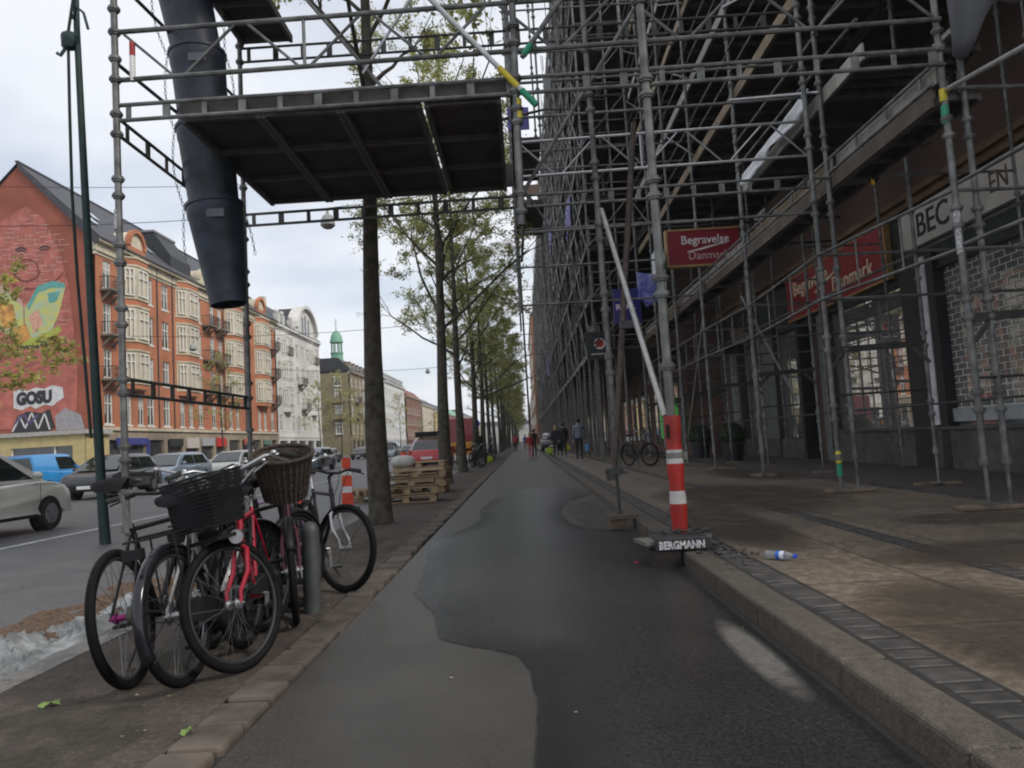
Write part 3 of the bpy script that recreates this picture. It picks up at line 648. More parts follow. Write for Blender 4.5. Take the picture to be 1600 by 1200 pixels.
# ================================================================== trees
BARK = mat('plane_bark', (.032,.028,.02), .9, 0, .45, 7, .5, col2=(.085,.075,.055))
LEAF = leafmat('young_leaf', (.43,.44,.16)); LEAF2 = leafmat('leaf_olive', (.28,.29,.10))
def tree_mesh(seed, H, r0, first, spread, nl, leaf=.10, depth=4, droop=.0, stem_to=None, dens=1., rmax=3.4):
    R_ = random.Random(seed); tk = MB(); tips = []
    def grow(p, d, ln, r, dp):
        pts = [p.copy()]; rs = [r]; q = p.copy(); dd = d.copy(); n = 4
        for i in range(n):
            dd = (dd+V((R_.gauss(0,.13),R_.gauss(0,.13),R_.gauss(.03,.1)-droop*.1))).normalized(); q = q+dd*ln/n
            pts.append(q.copy()); rs.append(max(.004, r*(1-.55*(i+1)/n)))
            if sqrt(q.x*q.x+q.y*q.y) > rmax: break
            if dp <= 2: tips.append((q.copy(), dd.copy(), dp))
        tk.path(pts, r, 5 if r > .03 else 3, rs)
        if dp > 0:
            for k in range(R_.choice((3,3,4)) if dp > 1 else 4):
                i = min(R_.choice((2,3,4,4)), len(pts)-1); a = V((R_.gauss(0,1),R_.gauss(0,1),R_.gauss(.05,.6))).normalized()
                nd = (dd*.7+a*.75).normalized(); grow(pts[i], nd, ln*R_.uniform(.45,.68), rs[i]*.66, dp-1)
    # trunk
    n = 9; pts = []; rs = []
    for i in range(n+1):
        t = i/n; pts.append(V((.06*sin(t*5+seed),.05*cos(t*4+seed),H*t))); rs.append(r0*(1.25 if i == 0 else 1-.78*t))
    rs[1] = r0*.98; pts.insert(1, V((pts[0].x*.8,pts[0].y,.18))); rs.insert(1, r0*1.05)
    tk.path(pts, r0, 12, rs)
    nb = 15
    for k in range(nb):
        t = first+(1-first)*(k+.3)/nb; z = H*t; i = min(n-1, int(t*n)); 
        p = V((.06*sin(t*5+seed),.05*cos(t*4+seed),z)); a = k*2.4+R_.uniform(-.4,.4)
        el = R_.uniform(.15,.5)+.6*t
        d = V((cos(a)*cos(el), sin(a)*cos(el), sin(el)))
        ln = spread*(.62-.28*t)*R_.uniform(.8,1.15); grow(p, d, ln, r0*.34*(1.15-t*.7), depth-1)
    lf = MB()
    for k in range(nl):
        if k % 5 == 0: p, d, dp = R_.choice(tips)
        s = leaf*R_.uniform(.5,1.25); c = p+V((R_.gauss(0,.075),R_.gauss(0,.075),R_.gauss(-.02,.07)))
        a = V((R_.gauss(0,1),R_.gauss(0,1),R_.gauss(0,.6))).normalized(); b_ = a.cross(V((R_.gauss(0,1),R_.gauss(0,1),R_.gauss(0,1)))).normalized()
        lf.mat(R_.random() < .45); lf.add([c-a*s*.5, c+b_*s*.35, c+a*s*.5, c-b_*s*.35], [(0,1,2,3)])
    return tk, lf
def make_tree(label, cat, loc, args, group=None, name='street_tree', rz=0, leafm=None):
    tk, lf = tree_mesh(*args[0], **args[1]); T = thing(name, label, cat, loc, rz, group)
    tk.build('trunk', BARK, T, smooth=True, angle=80); lf.build('crown', leafm or [LEAF, LEAF2], T); return T
# nearest trunk, its crown spreads above the scaffold deck
make_tree('dark tree trunk nearest the bicycles, branches reaching above the scaffold deck', 'tree', (-2.2,11.25,0), ((4,11.5,.17,.48,6.5,3600), dict(leaf=.13, depth=4, rmax=2.3)), 'trees along the cycle path')
P1 = make_tree('second street tree from the camera, behind the pallet stack', 'tree', (-2.3,21.6,0), ((11,11.5,.19,.38,6.2,30000), dict(leaf=.085, depth=4)), 'trees along the cycle path')
P2 = make_tree('third street tree, just right of the trunk behind the pallets', 'tree', (-2.5,29.5,0), ((23,12,.18,.33,5.8,26000), dict(leaf=.09, depth=4)), 'trees along the cycle path', rz=1)
P3 = make_tree('fourth street tree in the row along the cycle path', 'tree', (-2.5,38,0), ((37,11.5,.17,.28,5.6,20000), dict(leaf=.105, depth=4)), 'trees along the cycle path')
y = 47; k = 0
while y < 330:
    c = copy_tree((P1,P2,P3)[k % 3]); c.location = (-2.5+random.uniform(-.15,.15), y, 0); c.rotation_euler = (0,0,k*1.3); s = random.uniform(.85,1.05); c.scale = (s,s,s)
    c['label'] = ('%s street tree counted from the camera, in the row along the cycle path' % ('fifth','sixth','seventh','eighth','ninth','tenth')[k]) if k < 6 else 'far street tree merging into the row along the cycle path'; y += 9+k*.35; k += 1
SAP = [LEAF, leafmat('pale_leaf', (.40,.37,.16))]
S1 = make_tree('slim young tree in front of the orange brick block, nearest of its row', 'tree', (-25.5,62,0), ((51,9.,.08,.35,3.6,2600), dict(leaf=.13, depth=3)), 'young trees on the far pavement', 'young_tree', leafm=SAP)
for k, y in enumerate((92,103,114,130,152,180,210,240,275)):
    c = copy_tree(S1); c['label'] = ('slim young tree in front of the seam of orange and cream buildings','slim young tree in front of the middle of the cream white building','slim young tree in front of the cream arched gable','slim young tree at the gap before the ochre corner building','slim young tree in front of the ochre building','slim young tree in front of the long white block','slim young tree in front of the brown brick block','slim young tree before the pale cream far block','slim young tree farthest down the opposite pavement')[k]; c.location = (-25.5,y,0); c.rotation_euler = (0,0,k*1.7); s = 1+.25*sin(k*2.1); c.scale = (s,s,s)
make_tree('yellow green tree crown in front of the painted gable at the left edge', 'tree', (-24.6,29,0), ((61,7.4,.14,.28,7.6,24000), dict(leaf=.17, depth=4, rmax=7.2)), name='street_tree', leafm=[leafmat('lime_leaf', (.46,.40,.08)), LEAF])
# ================================================================== scaffolding
def tubeobj(name, p, q, r, m, parent, n=8, wrld=True):
    b = MB(); b.tube(p, q, r, n); return b.build(name, m, parent, smooth=True, world=wrld)
def standard(parent, p, q, r=.036, zs=None, m=STEEL, jack=True, n=10):
    p, q = V(p), V(q); b = MB(); z0 = p.z
    def at(z): t = (z-p.z)/(q.z-p.z); return p+(q-p)*t
    if jack:
        b.tube(at(z0), at(z0+.45), r*.62, n); b.tube(at(z0+.42), at(z0+.5), r*1.5, n); b.box(at(z0+.006), (.15,.15,.012)); b.tube(at(z0+.45), q, r, n)
    else: b.tube(p, q, r, n)
    d = (q-p).normalized()
    if zs is None:
        zs = []; z = z0+1.0
        while z < q.z-.1: zs += [z, z+.19]; z += 1.0
    for z in zs:
        if p.z < z < q.z: c = at(z); b.tube(c-d*.032, c+d*.032, r*1.5, n); b.tube(c-d*.012, c+d*.012, r*1.85, n)
    return b.build('standard', m, parent, smooth=True, world=True)
def ladder(parent, p, q, h=.18, r=.024, m=STEEL, step=.42, name='lattice_beam', plate=.07):
    p, q = V(p), V(q); b = MB(); dz = V((0,0,h)); b.tube(p, q, r, 8); b.tube(p-dz, q-dz, r, 8)
    n = max(2, int((q-p).length/step))
    for i in range(n+1):
        c = p+(q-p)*((i+.3)/(n+.6)); wd = plate if i % 2 else plate*.6
        d = (q-p).normalized(); b.bar(c, c-dz, .012, wd, up=d) if False else b.box(c-dz/2, (wd*abs(d.x)+.014, wd*abs(d.y)+.014, h))
    return b.build(name, m, parent, smooth=True, world=True)
def truss(parent, p, q, h=.56, r=.028, m=STEEL, step=.72, verts=True):
    p, q = V(p), V(q); b = MB(); dz = V((0,0,h)); b.tube(p, q, r, 8); b.tube(p-dz, q-dz, r, 8)
    n = max(2, round((q-p).length/step)); P = lambda t: p+(q-p)*t
    for i in range(n):
        a, c = P((i+.08)/n), P((i+.92)/n)
        if i % 2: b.tube(a-dz, c, r*.62, 6)
        else: b.tube(a, c-dz, r*.62, 6)
        if verts and i % 4 == 3: b.tube(P(i/n), P(i/n)-dz, r*.7, 6)
    return b.build('truss_beam', m, parent, smooth=True, world=True)
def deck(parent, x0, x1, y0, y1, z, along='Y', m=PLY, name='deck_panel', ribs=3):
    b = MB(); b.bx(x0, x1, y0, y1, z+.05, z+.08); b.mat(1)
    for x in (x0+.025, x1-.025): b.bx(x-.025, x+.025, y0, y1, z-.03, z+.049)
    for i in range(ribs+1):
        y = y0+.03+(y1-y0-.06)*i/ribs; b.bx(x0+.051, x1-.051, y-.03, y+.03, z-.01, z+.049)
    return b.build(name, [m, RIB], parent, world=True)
def band(parent, c, d, r, ln, m, name='tape_band'):
    c, d = V(c), V(d).normalized(); b = MB(); b.tube(c-d*ln/2, c+d*ln/2, r, 10, cap=False); return b.build(name, m, parent, smooth=True, world=True)
BR = thing('scaffold_bridge', 'steel scaffold bridge with dark decks spanning the cycle path above the bicycles', 'scaffolding', (-4.3,7.85,0))
ZC = [1.15,1.3,1.87,2.02,2.62,2.8,3.3,3.5,4.05,4.24,4.75,4.98,5.38,5.62,5.93,6.2]
fl = standard(BR, (-4.27,7.85,-.04), (-4.33,7.85,7.4), .037, ZC)
rl = standard(BR, (-4.08,10.92,-.04), (-4.05,10.92,9.), .035, [1.3,1.5,1.98,2.2,2.9,3.1,3.7,3.9,4.4,4.65,5.2,5.5,6.2,6.4,7.2,7.45])
hf = standard(BR, (.11,7.85,3.45), (.17,7.85,7.4), .04, [3.6,3.8,4.6,4.75,4.95,5.1,5.5,5.7,6.0,6.2,6.4], jack=False)
hr = standard(BR, (.12,10.92,4.35), (.1,10.92,9.), .035, [4.6,4.8,5.2,5.6,6.,6.4,7.2,7.45], jack=False)
band(fl, (-4.315,7.85,4.28-.5), (0,0,1), .038, .22, mat('label_sticker', (.4,.4,.4), .6, 0, .8, 60), 'label')
tr = truss(BR, (-4.3,7.85,5.93), (4.84,7.85,6.03))
band(BR, (-4.12,7.85,5.72), (0,0,1), .031, .16, RED); band(BR, (-4.12,7.85,5.5), (0,0,1), .030, .3, WHITE, 'marker_tube')
ladder(BR, (-4.3,7.85,5.08), (4.84,7.85,5.13), .175)
ladder(BR, (-4.05,10.95,4.79), (4.6,10.95,4.85), .175, r=.022)
ladder(BR, (-4.29,7.9,4.93), (-4.06,10.9,4.70), .19, r=.02, m=STEELD)
ladder(BR, (-4.28,7.9,2.03), (-4.07,10.9,1.99), .17, r=.02, m=STEELD)
ladder(BR, (-4.05,10.95,7.43), (4.6,10.95,7.46), .22, r=.02, m=STEELD)
ladder(BR, (-4.05,10.95,8.6), (4.6,10.95,8.6), .22, r=.02, m=STEELD)
truss(BR, (.12,10.97,5.66), (4.6,10.97,5.72), .54, .024, STEELL, .66)
ladder(BR, (.14,7.9,5.0), (.12,10.9,4.8), .18, r=.022)
for z in (5.6,6.6): tubeobj('ledger', (-4.33,7.9,z), (-4.07,10.9,z-.05), .022, STEELD, BR)
for z in (3.95,5.75,6.3): tubeobj('ledger', (.1,10.97,z+.3), (4.55,10.97,z+.34), .022, STEEL, BR)
tubeobj('ledger', (.16,7.88,3.72), (.12,10.9,3.8), .02, STEEL, BR)
x = -3.62
for k in range(4):
    w_ = .885 if k < 3 else .86; x1 = x+w_
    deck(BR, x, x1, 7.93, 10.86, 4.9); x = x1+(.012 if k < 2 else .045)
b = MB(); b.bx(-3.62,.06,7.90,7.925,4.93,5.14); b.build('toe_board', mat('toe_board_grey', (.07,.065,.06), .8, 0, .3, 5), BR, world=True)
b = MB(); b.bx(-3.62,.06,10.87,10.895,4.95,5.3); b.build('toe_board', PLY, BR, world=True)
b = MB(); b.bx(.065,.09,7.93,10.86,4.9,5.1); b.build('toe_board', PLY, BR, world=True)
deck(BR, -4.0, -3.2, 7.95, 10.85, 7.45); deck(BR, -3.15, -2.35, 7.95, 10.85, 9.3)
d1 = tubeobj('diagonal_brace', (.32,7.78,4.78), (-1.75,7.78,7.2), .03, STEELL, BR)
dd = (-2.07,0,2.42)
band(BR, (.27,7.78,4.84), dd, .036, .24, GRN); band(BR, (.06,7.78,5.085), dd, .034, .3, YEL)
band(BR, (.148,7.85,4.75), (0,0,1), .043, .22, YEL)
tubeobj('diagonal_brace', (.22,7.78,5.3), (1.75,7.78,7.4), .03, STEEL, BR); band(BR, (.28,7.78,5.38), (1.53,0,2.1), .036, .14, GRN)
tubeobj('diagonal_brace', (-1.05,8.9,5.0), (-3.0,8.9,7.6), .022, STEEL, BR)
tubeobj('diagonal_brace', (.2,9.4,4.38), (2.1,9.4,7.2), .026, STEEL, BR)
tubeobj('diagonal_brace', (1.0,11.02,3.6), (.14,11.02,5.1), .016, STEEL, BR)
tubeobj('diagonal_brace', (-.3,8.1,7.3), (-1.6,8.1,5.4), .018, STEELL, BR)
tubeobj('ledger', (-4.3,7.85,6.75), (4.84,7.85,6.85), .026, STEEL, BR)
# the post with the red and white sleeve, its rubber foot, and the dark raking prop
PP = thing('scaffold_prop', 'thick grey prop in a red and white plastic sleeve standing at the kerb', 'scaffold post', (1.31,6.54,.1))
standard(PP, (1.31,6.54,.12), (1.30,6.54,7.), .039, [1.7,2.35,2.5,3.25,3.4,4.2,4.35,5.1], jack=False, n=14)
b = MB(); b.lathe([(.052,1.26),(.070,1.25),(.072,1.1),(.069,1.0),(.071,.8),(.066,.72),(.069,.55),(.068,.42),(.073,.3),(.068,.16),(.07,.05)], 18, (1.315,6.54,0))
for f_ in range(len(b.f)): pass
sv = MB()
for (z0, z1, k) in ((1.26,.96,0),(.96,.84,1),(.84,.60,0),(.60,.49,1),(.49,.05,0)):
    sv.mat(k); n = 6; sv.lathe([(.071+.004*sin((z0+(z1-z0)*i/n)*17), z0+(z1-z0)*i/n) for i in range(n+1)], 20, (1.315,6.54,0))
sv.mat(0); sv.lathe([(.045,1.262),(.071,1.26)], 20, (1.315,6.54,0))
so_ = sv.build('sleeve', [mat('sleeve_red', (.40,.02,.013), .45, 0, .18, 8, .1, dirt=.3), mat('sleeve_white', (.6,.57,.55), .5, 0, .2, 9, dirt=.3)], PP, smooth=True, world=True)
b = MB()
for z in (1.12,.2): b.box((1.315-.055,6.54-.055,z), (.014,.03,.12), rz=.7)
b.build('slot', BLK, so_, world=True)
b = MB(); b.lathe([(.074,.935),(.078,.93),(.078,.89),(.074,.885)], 16, (1.315,6.54,0)); b.bx(1.385,1.42,6.5,6.56,.87,.94); b.build('strap', mat('grey_strap', (.15,.15,.14), .7), PP, world=True)
# foot block
FB = thing('rubber_foot_block', 'black rubber block lettered in white under the red and white sleeve', 'scaffold foot', (1.28,6.4,0))
b = MB()
b.prism([(-.235,.13),(.235,.13),(.215,.24),(-.205,.24)], .34, lambda u, v, w_: (1.27+u, 6.2+w_, v+.0))
o = b.build('block', mat('foot_rubber', (.025,.025,.026), .7, 0, .4, 20, .3), FB, world=True); o.modifiers.new('b','BEVEL').width = .012
b = MB(); b.box((1.13,6.33,.065), (.22,.24,.13), rz=.04); b.box((1.30,6.36,.128), (.34,.2,.012), rz=.1); b.build('packing', mat('damp_wood', (.018,.013,.011), .85, 0, .3, 8, .3), FB, world=True)  # packing coloured near black to carry the shadow under the block
b = MB(); b.box((1.10,6.45,.19), (.34,.3,.03), rz=.2); b.box((1.42,6.5,.20), (.3,.2,.03), rz=-.3); b.mat(1)
rr = random.Random(5)
for k in range(26): a = rr.uniform(0,6.28); p = V((1.33+.16*cos(a),6.5+.1*sin(a),.245+rr.uniform(0,.03))); b.tube(p, p+V((rr.uniform(-.12,.16),rr.uniform(-.06,.06),rr.uniform(-.03,.03))), .006, 4)
b.build('side_flap', [mat('grey_felt', (.12,.115,.10), .9, 0, .3, 15, .3), STEELD], FB, world=True)
text('lettering', 'BERGMANN', .088, mat('foot_lettering', (.55,.55,.55), .7, 0, .3, 40), FB, (1.062,6.196,.152), (1,0,0), (0,0,1), .002, .80, bold=.003)
RP = thing('raking_prop', 'brown raking prop clamped to a thin base jack at the kerb', 'scaffold post', (1.1,8.97,.1))
tubeobj('prop_tube', (1.58,8.85,4.95), (1.05,8.95,.58), .037, RUST, RP, 12)
tubeobj('base_jack', (1.10,8.97,.15), (1.08,8.97,1.0), .02, STEELD, RP)
b = MB(); b.box((1.07,8.96,.68), (.18,.1,.07), rz=.3); b.box((1.0,8.93,.62), (.07,.08,.09)); b.tube((.95,8.96,.68),(1.22,8.96,.66),.018,6); b.build('clamp', STEELD, RP, world=True)
band(RP, (1.09,8.97,.92), (0,0,1), .026, .14, YEL); band(RP, (1.09,8.97,.8), (0,0,1), .028, .1, GRN)
SP = thing('scaffold_post', 'tall grey scaffold post beside the brown raking prop', 'scaffold post', (1.12,9.2,.1))
standard(SP, (1.14,9.2,.6), (1.08,9.2,7.5), .036, [1.2,1.4,1.9,2.1,2.7,2.9,3.6,3.8,4.4,4.6,5.3,5.5,6.1], jack=False)
sb = MB(); sb.box((1.12,8.94,.145), (.34,.24,.045), rz=.1); sb.box((1.07,8.94,.062), (.22,.2,.122), rz=.05)
tag(sb.build('timber_pad', mat('damp_timber', (.09,.065,.045), .85, 0, .3, 6, .3)), 'small timber pad under the thin base jack at the kerb edge', 'wood block')
WT = thing('raking_tube', 'bright white tube sloping down to the top of the red and white sleeve', 'scaffold tube', (1.28,6.6,1.3))
tubeobj('tube', (1.27,6.62,1.26), (1.08,8.6,3.8), .027, mat('bright_tube', (.4,.39,.38), .45, .5, .15, 9), WT, 12)
b = MB(); b.box((1.22,8.0,2.31), (.2,.09,.08)); b.tube((1.12,8.0,2.31),(1.36,8.0,2.3),.02,6); b.build('clamp', STEELD, WT, world=True)
# ---------------------------------------------------------------- near facade scaffold
NF = thing('facade_scaffold', 'tall steel scaffold over the pavement in front of the ground floor shops', 'scaffolding', (4.8,7.9,0))
YS = [7.89,10.62,14.74,18.06,21.2,24.3,27.4]; XO = [4.84,4.46,4.71,4.6,4.62,4.62,4.62]
for i, (x, y) in enumerate(zip(XO, YS)):
    h = 9+i*1.9
    s_ = standard(NF, (x,y,.16), (x-.04,y,h), .036)
    if i in (0,1): standard(NF, (x+.27,y+.06,.16), (x+.2,y+.06,h), .034)
    else: standard(NF, (x+.12,y+.5,.16), (x+.1,y+.5,h), .026)
    standard(NF, (5.95,y+.2,.16), (5.93,y+.2,h), .028); standard(NF, (7.55,y+.2,.16), (7.5,y+.2,h), .026)
    if i == 1: band(s_, (x,y,.62), (0,0,1), .04, .17, YEL); band(s_, (x,y,.44), (0,0,1), .04, .17, GRN)
    if i == 0: band(s_, (x-.03,y,4.62), (0,0,1), .04, .14, YEL); band(s_, (x-.03,y,4.4), (0,0,1), .041, .2, GRN); band(s_, (x-.02,y,3.1), (0,0,1), .038, .5, mat('label_sticker',(.4,.4,.4)), 'label')
    if i == 3:
        for k in range(4): band(NF, (x+.12,y+.5,.55+k*.22), (0,0,1), .03, .12, RED if k % 2 == 0 else WHITE, 'marker_tape')
    # transom with gussets at 2.2 m
    b = MB(); b.bar((x,y,2.15),(5.95,y+.2,2.2),.05,.09,); 
    for s in (0,1):
        xx = x+.04 if s == 0 else 5.9; b.bar((xx,y+.02,1.9),(xx+(.22 if s == 0 else -.22),y+.05,2.13),.03,.05)
    b.tube((x,y,1.5),(5.95,y+.2,1.52),.018,6); b.build('transom', STEELD, NF, world=True)
    for z in (2.9,3.55,4.7): tubeobj('transom', (x,y,z), (7.55,y+.2,z), .022, STEEL, NF, 6)
standard(NF, (5.05,6.45,.16), (4.95,6.45,8), .034); standard(NF, (5.0,4.9,.16), (4.95,4.9,8), .034)
for i in range(6):
    a, c = V((XO[i],YS[i],0)), V((XO[i+1],YS[i+1],0))
    for z in (2.9,3.55):
        tubeobj('ledger', a+V((-.04,0,z)), c+V((-.04,0,z)), .021, STEEL, NF, 8)
    for t in (.33,.66): p = a+(c-a)*t; tubeobj('guard_upright', p+V((-.04,0,2.9)), p+V((-.04,0,3.55)), .012, STEEL, NF, 6)
    tubeobj('ledger', V((5.95,YS[i]+.2,3.55)), V((5.95,YS[i+1]+.2,3.55)), .02, STEEL, NF, 6)
    tubeobj('ledger', V((5.95,YS[i]+.2,1.3)), V((5.95,YS[i+1]+.2,1.3)), .018, STEELD, NF, 6)
tubeobj('ledger', (4.84,7.9,4.68), (4.3,5.2,4.0), .028, STEELL, NF)
tubeobj('ledger', (4.85,7.9,3.62), (4.95,4.5,3.6), .022, STEEL, NF); tubeobj('ledger', (4.85,7.9,2.95), (4.95,4.5,2.9), .022, STEEL, NF)
tubeobj('diagonal_brace', (3.12+1.45,18.0,3.9), (4.68,21.2,.9), .022, STEELL, NF)
tubeobj('diagonal_brace', (4.52,14.7,3.75), (5.6,15.1,1.6), .022, STEELL, NF)
# lattice edge beam with pale toe board at the first lift
ladder(NF, (4.74,7.95,4.98), (4.60,27.4,4.98), .2, .024, STEEL, .8)
for i in range(6):
    y0, y1 = YS[i]+.06, YS[i+1]-.06
    b = MB(); b.bx(4.79,4.815,y0,y1,4.79,5.0); b.build('toe_board', [PALE, WOOD, PALE][i % 3] if i else PALE, NF, world=True)
    b = MB(); b.bx(4.70,4.735,y0,y1,4.52,4.72); b.build('edge_board', mat('brown_board', (.10,.08,.065), .8, 0, .25, 5, dirt=.2), NF, world=True)
    for k in range(1):
        deck(NF, 4.86, 5.3, y0+.05, y1-.05, 4.62, ribs=4)
def lift(z, y_from, dense=True, tb=WOOD, tarp=False):
    for i in range(6):
        y0, y1 = max(YS[i], y_from), YS[i+1]
        if y1-y0 < .5: continue
        if z > 1.12+(y1)*.68+2.2 or (z < 6 and i > 1): continue
        deck(NF, 4.78, 6.3, y0+.03, y1-.03, z, ribs=4, name='deck_panel'); deck(NF, 6.35, 7.85, y0+.03, y1-.03, z, ribs=3) if z > 6 else None
        b = MB(); b.bx(4.73,4.765,y0,y1,z-.05,z+.17); b.build('toe_board', tb, NF, world=True)
        for dz in (.5,1.0): tubeobj('ledger', (4.7,y0,z+dz), (4.66,y1,z+dz), .024, STEEL, NF, 8)
        if i % 2: tubeobj('diagonal_brace', (4.66,y0,z+.1), (4.64,y1,z+1.95), .022, STEELL if i == 1 else STEEL, NF, 6)
for k, z in enumerate((5.9,7.9,9.9,11.9,13.9,15.9)): lift(z, 9.4 if k == 0 else 7.9, tb=[PALE, WOOD, PALE, WOOD, PALE, WOOD][k])
# white plastic sheet trailing over the guard rail
WP = mat('white_sheet', (.6,.62,.65), .45, 0, .15, 3, .3)
def cloth(name, p, ux, uz, nx, nz, amp, m, label, cat, seed=1, th=.006):
    r = random.Random(seed); p, ux, uz = V(p), V(ux), V(uz); nn = ux.cross(uz).normalized(); b = MB(); vs = []
    ph = [r.uniform(0,6) for _ in range(4)]
    for j in range(nz+1):
        for i in range(nx+1):
            u, v = i/nx, j/nz; d = amp*(sin(u*13+ph[0]+v*3)+.6*sin(u*29+ph[1]+v*7)+.5*sin(v*9+ph[2]))*(.3+.7*v)
            vs.append(p+ux*u+uz*v*(1+.12*sin(u*9+ph[3])+.05*sin(u*23))+nn*d)
    b.add(vs, [(j*(nx+1)+i, j*(nx+1)+i+1, (j+1)*(nx+1)+i+1, (j+1)*(nx+1)+i) for j in range(nz) for i in range(nx)])
    o = b.build(name, m, smooth=True, angle=80); so = o.modifiers.new('s','SOLIDIFY'); so.thickness = th
    return tag(o, label, cat)
cloth('plastic_sheet', (4.62,10.9,6.2), (0,3.4,-.1), (-.02,0,-.26), 40, 5, .035, WP, 'white plastic sheet draped along the scaffold rail above the first deck', 'tarpaulin', 2)
cloth('plastic_sheet', (4.62,22.5,7.2), (0,2,-.2), (0,0,-1.4), 16, 10, .05, WP, 'narrow white plastic sheet hanging higher up on the far end of the near scaffold', 'tarpaulin', 4)
NET = mat('debris_net', (.065,.065,.072), .7, 0, .25, 2)
nt = cloth('debris_net', (4.88,7.78,7.3), (1.9,-.35,.2), (0,-.02,-2.05), 24, 12, .05, NET, 'grey debris net hanging from the scaffold at the top right corner', 'netting', 6)
text('net_lettering', 'UNI', .5, mat('net_print', (.4,.4,.42), .7), nt, (5.12,7.66,5.66), (1,-.16,0.08), (0,0,1), .004, 1, world=True)
cloth('banner', (3.40,20.3,5.6), (.62,-.02,-.12), (0,0,-.85), 10, 6, .006, mat('blue_banner', (.07,.08,.35), .6, 0, .5, 5, col2=(.25,.28,.5)), 'pale blue banner sagging between the scaffold posts beside the blue sign', 'banner', 8)
cloth('dust_sheet', (3.62,17.6,5.62), (.14,.5,.0), (0,0,-.7), 8, 8, .03, mat('green_sheet', (.28,.4,.36), .5, 0, .2, 4), 'pale green plastic rag tied next to the red projecting sign', 'plastic rag', 9)
# sole boards under the posts
def sole(x, y, lx, ly, label, z=.12):
    b = MB(); b.box((0,0,.02), (lx,ly,.04), rz=random.uniform(-.08,.08)); o = b.build('sole_board', WOODG); o.location = (x,y,z); o.modifiers.new('b','BEVEL').width = .006
    return tag(o, label, 'wood block', 'timber boards under the scaffold feet')
sole(5.0,7.9,.95,.26,'thick timber board under the pair of posts at the right edge')
sole(4.6,10.66,.62,.26,'timber board under the post with yellow and green tape')
sole(6.0,10.95,.6,.22,'timber board under an inner post in front of the large shop window')
for i in range(2,7): sole(XO[i]+.06,YS[i]+.25,.34,.62,'small timber board under outer post number %s beyond the taped post' % ('','','one','two','three','four','five')[i]) if i else 0
for i in range(2,6): sole(5.95,YS[i]+.2,.3,.25,('timber pad under the inner post in front of the dark doorway','timber pad under the inner post before the grey pillar','timber pad under the inner post nearest the planters','timber pad under the inner post beyond the planters')[i-2])
# ---------------------------------------------------------------- far facade scaffold
FF = thing('facade_scaffold', 'dense towering scaffold along the far part of the street, standing out over the pavement', 'scaffolding', (2.9,28,0))
FX = 2.9; r = random.Random(9); ys = [28+2.57*i for i in range(42)]; TOP = 25
sm = MB(); sm.tube((0,0,0),(0,0,TOP),.045,5); so2 = sm.build('standard', STEEL, FF, smooth=True); so2.location = (0,0,0)
si = MB(); si.tube((0,0,0),(0,0,TOP),.045,5)
def cp(o, loc):
    c = o.copy(); sc.collection.objects.link(c); c.parent = FF; c.location = V(loc)-FF.location; return c
fo = []
for i, y in enumerate(ys):
    if i == 0: so2.location = (0,0,0); fo.append(so2)
    else: cp(so2, (FX+r.uniform(-.05,.05)+.012*i*0, y, .12))
    if i < 40: cp(so2, (FX+1.1, y+.1, .12))
for k in range(12): cp(so2, (FX+.45+r.uniform(-.1,.1), 28+r.uniform(0,30), .12)) if k < 10 else None
zs = [4.4+2*k for k in range(11)]
for z in zs:
    b = MB(); b.bx(FX-.06,FX-.03,28,ys[-1],z-.04,z+.16); b.build('toe_board', RIB if int(z) % 4 else mat('far_board', (.2,.18,.15), .8, 0, .3, 1.), FF, world=True)
    b = MB(); b.bx(FX,6.6,28,ys[-1],z-.02,z+.05); b.build('deck_run', PLY, FF, world=True)  # decks widened to full depth to block light and keep the inside dark
    for dz in (.5,1.0):
        b = MB(); b.tube((FX-.05,28,z+dz),(FX-.05,ys[-1],z+dz),.03,4); b.build('ledger', STEEL, FF, world=True)
    b = MB(); b.tube((FX+1.1,28,z+1),(FX+1.1,ys[-1],z+1),.03,4); b.build('ledger', STEEL, FF, world=True)
b = MB()
for i, y in enumerate(ys[:-1]):
    for z in zs:
        if r.random() < .55: b.tube((FX-.08,y,z),(FX-.08,y+2.57,z+2),.024,4)
        b.tube((FX-.25,y,z-.1),(FX+1.1,y+.1,z-.1),.026,4)
        if r.random() < .5: yy = y+r.uniform(0,2.5); x_ = FX-r.uniform(.0,.35); b.tube((x_,yy,z+r.uniform(-.5,.8)),(x_+r.uniform(-.1,.1),yy+r.uniform(-.3,.3),z+r.uniform(1,2.6)),.025,4)
stuff(b.build('brace_clutter', STEEL, FF, world=True))
b = MB()
for k in range(150):
    y = r.uniform(28,100); z = r.choice(zs)+r.uniform(.1,.4); x_ = FX+r.uniform(0,.2); b.mat(r.choice((0,0,1,2))); b.bx(x_,x_+r.uniform(.05,.5),y,y+r.uniform(.2,1.6),z,z+r.uniform(.1,1.2))
stuff(b.build('stored_material', [mat('site_grey', (.1,.1,.1), .8, 0, .5, 3), mat('site_brown', (.12,.085,.06), .8, 0, .4, 3), mat('site_white', (.35,.35,.36), .6, 0, .3, 3)], FF, world=True))
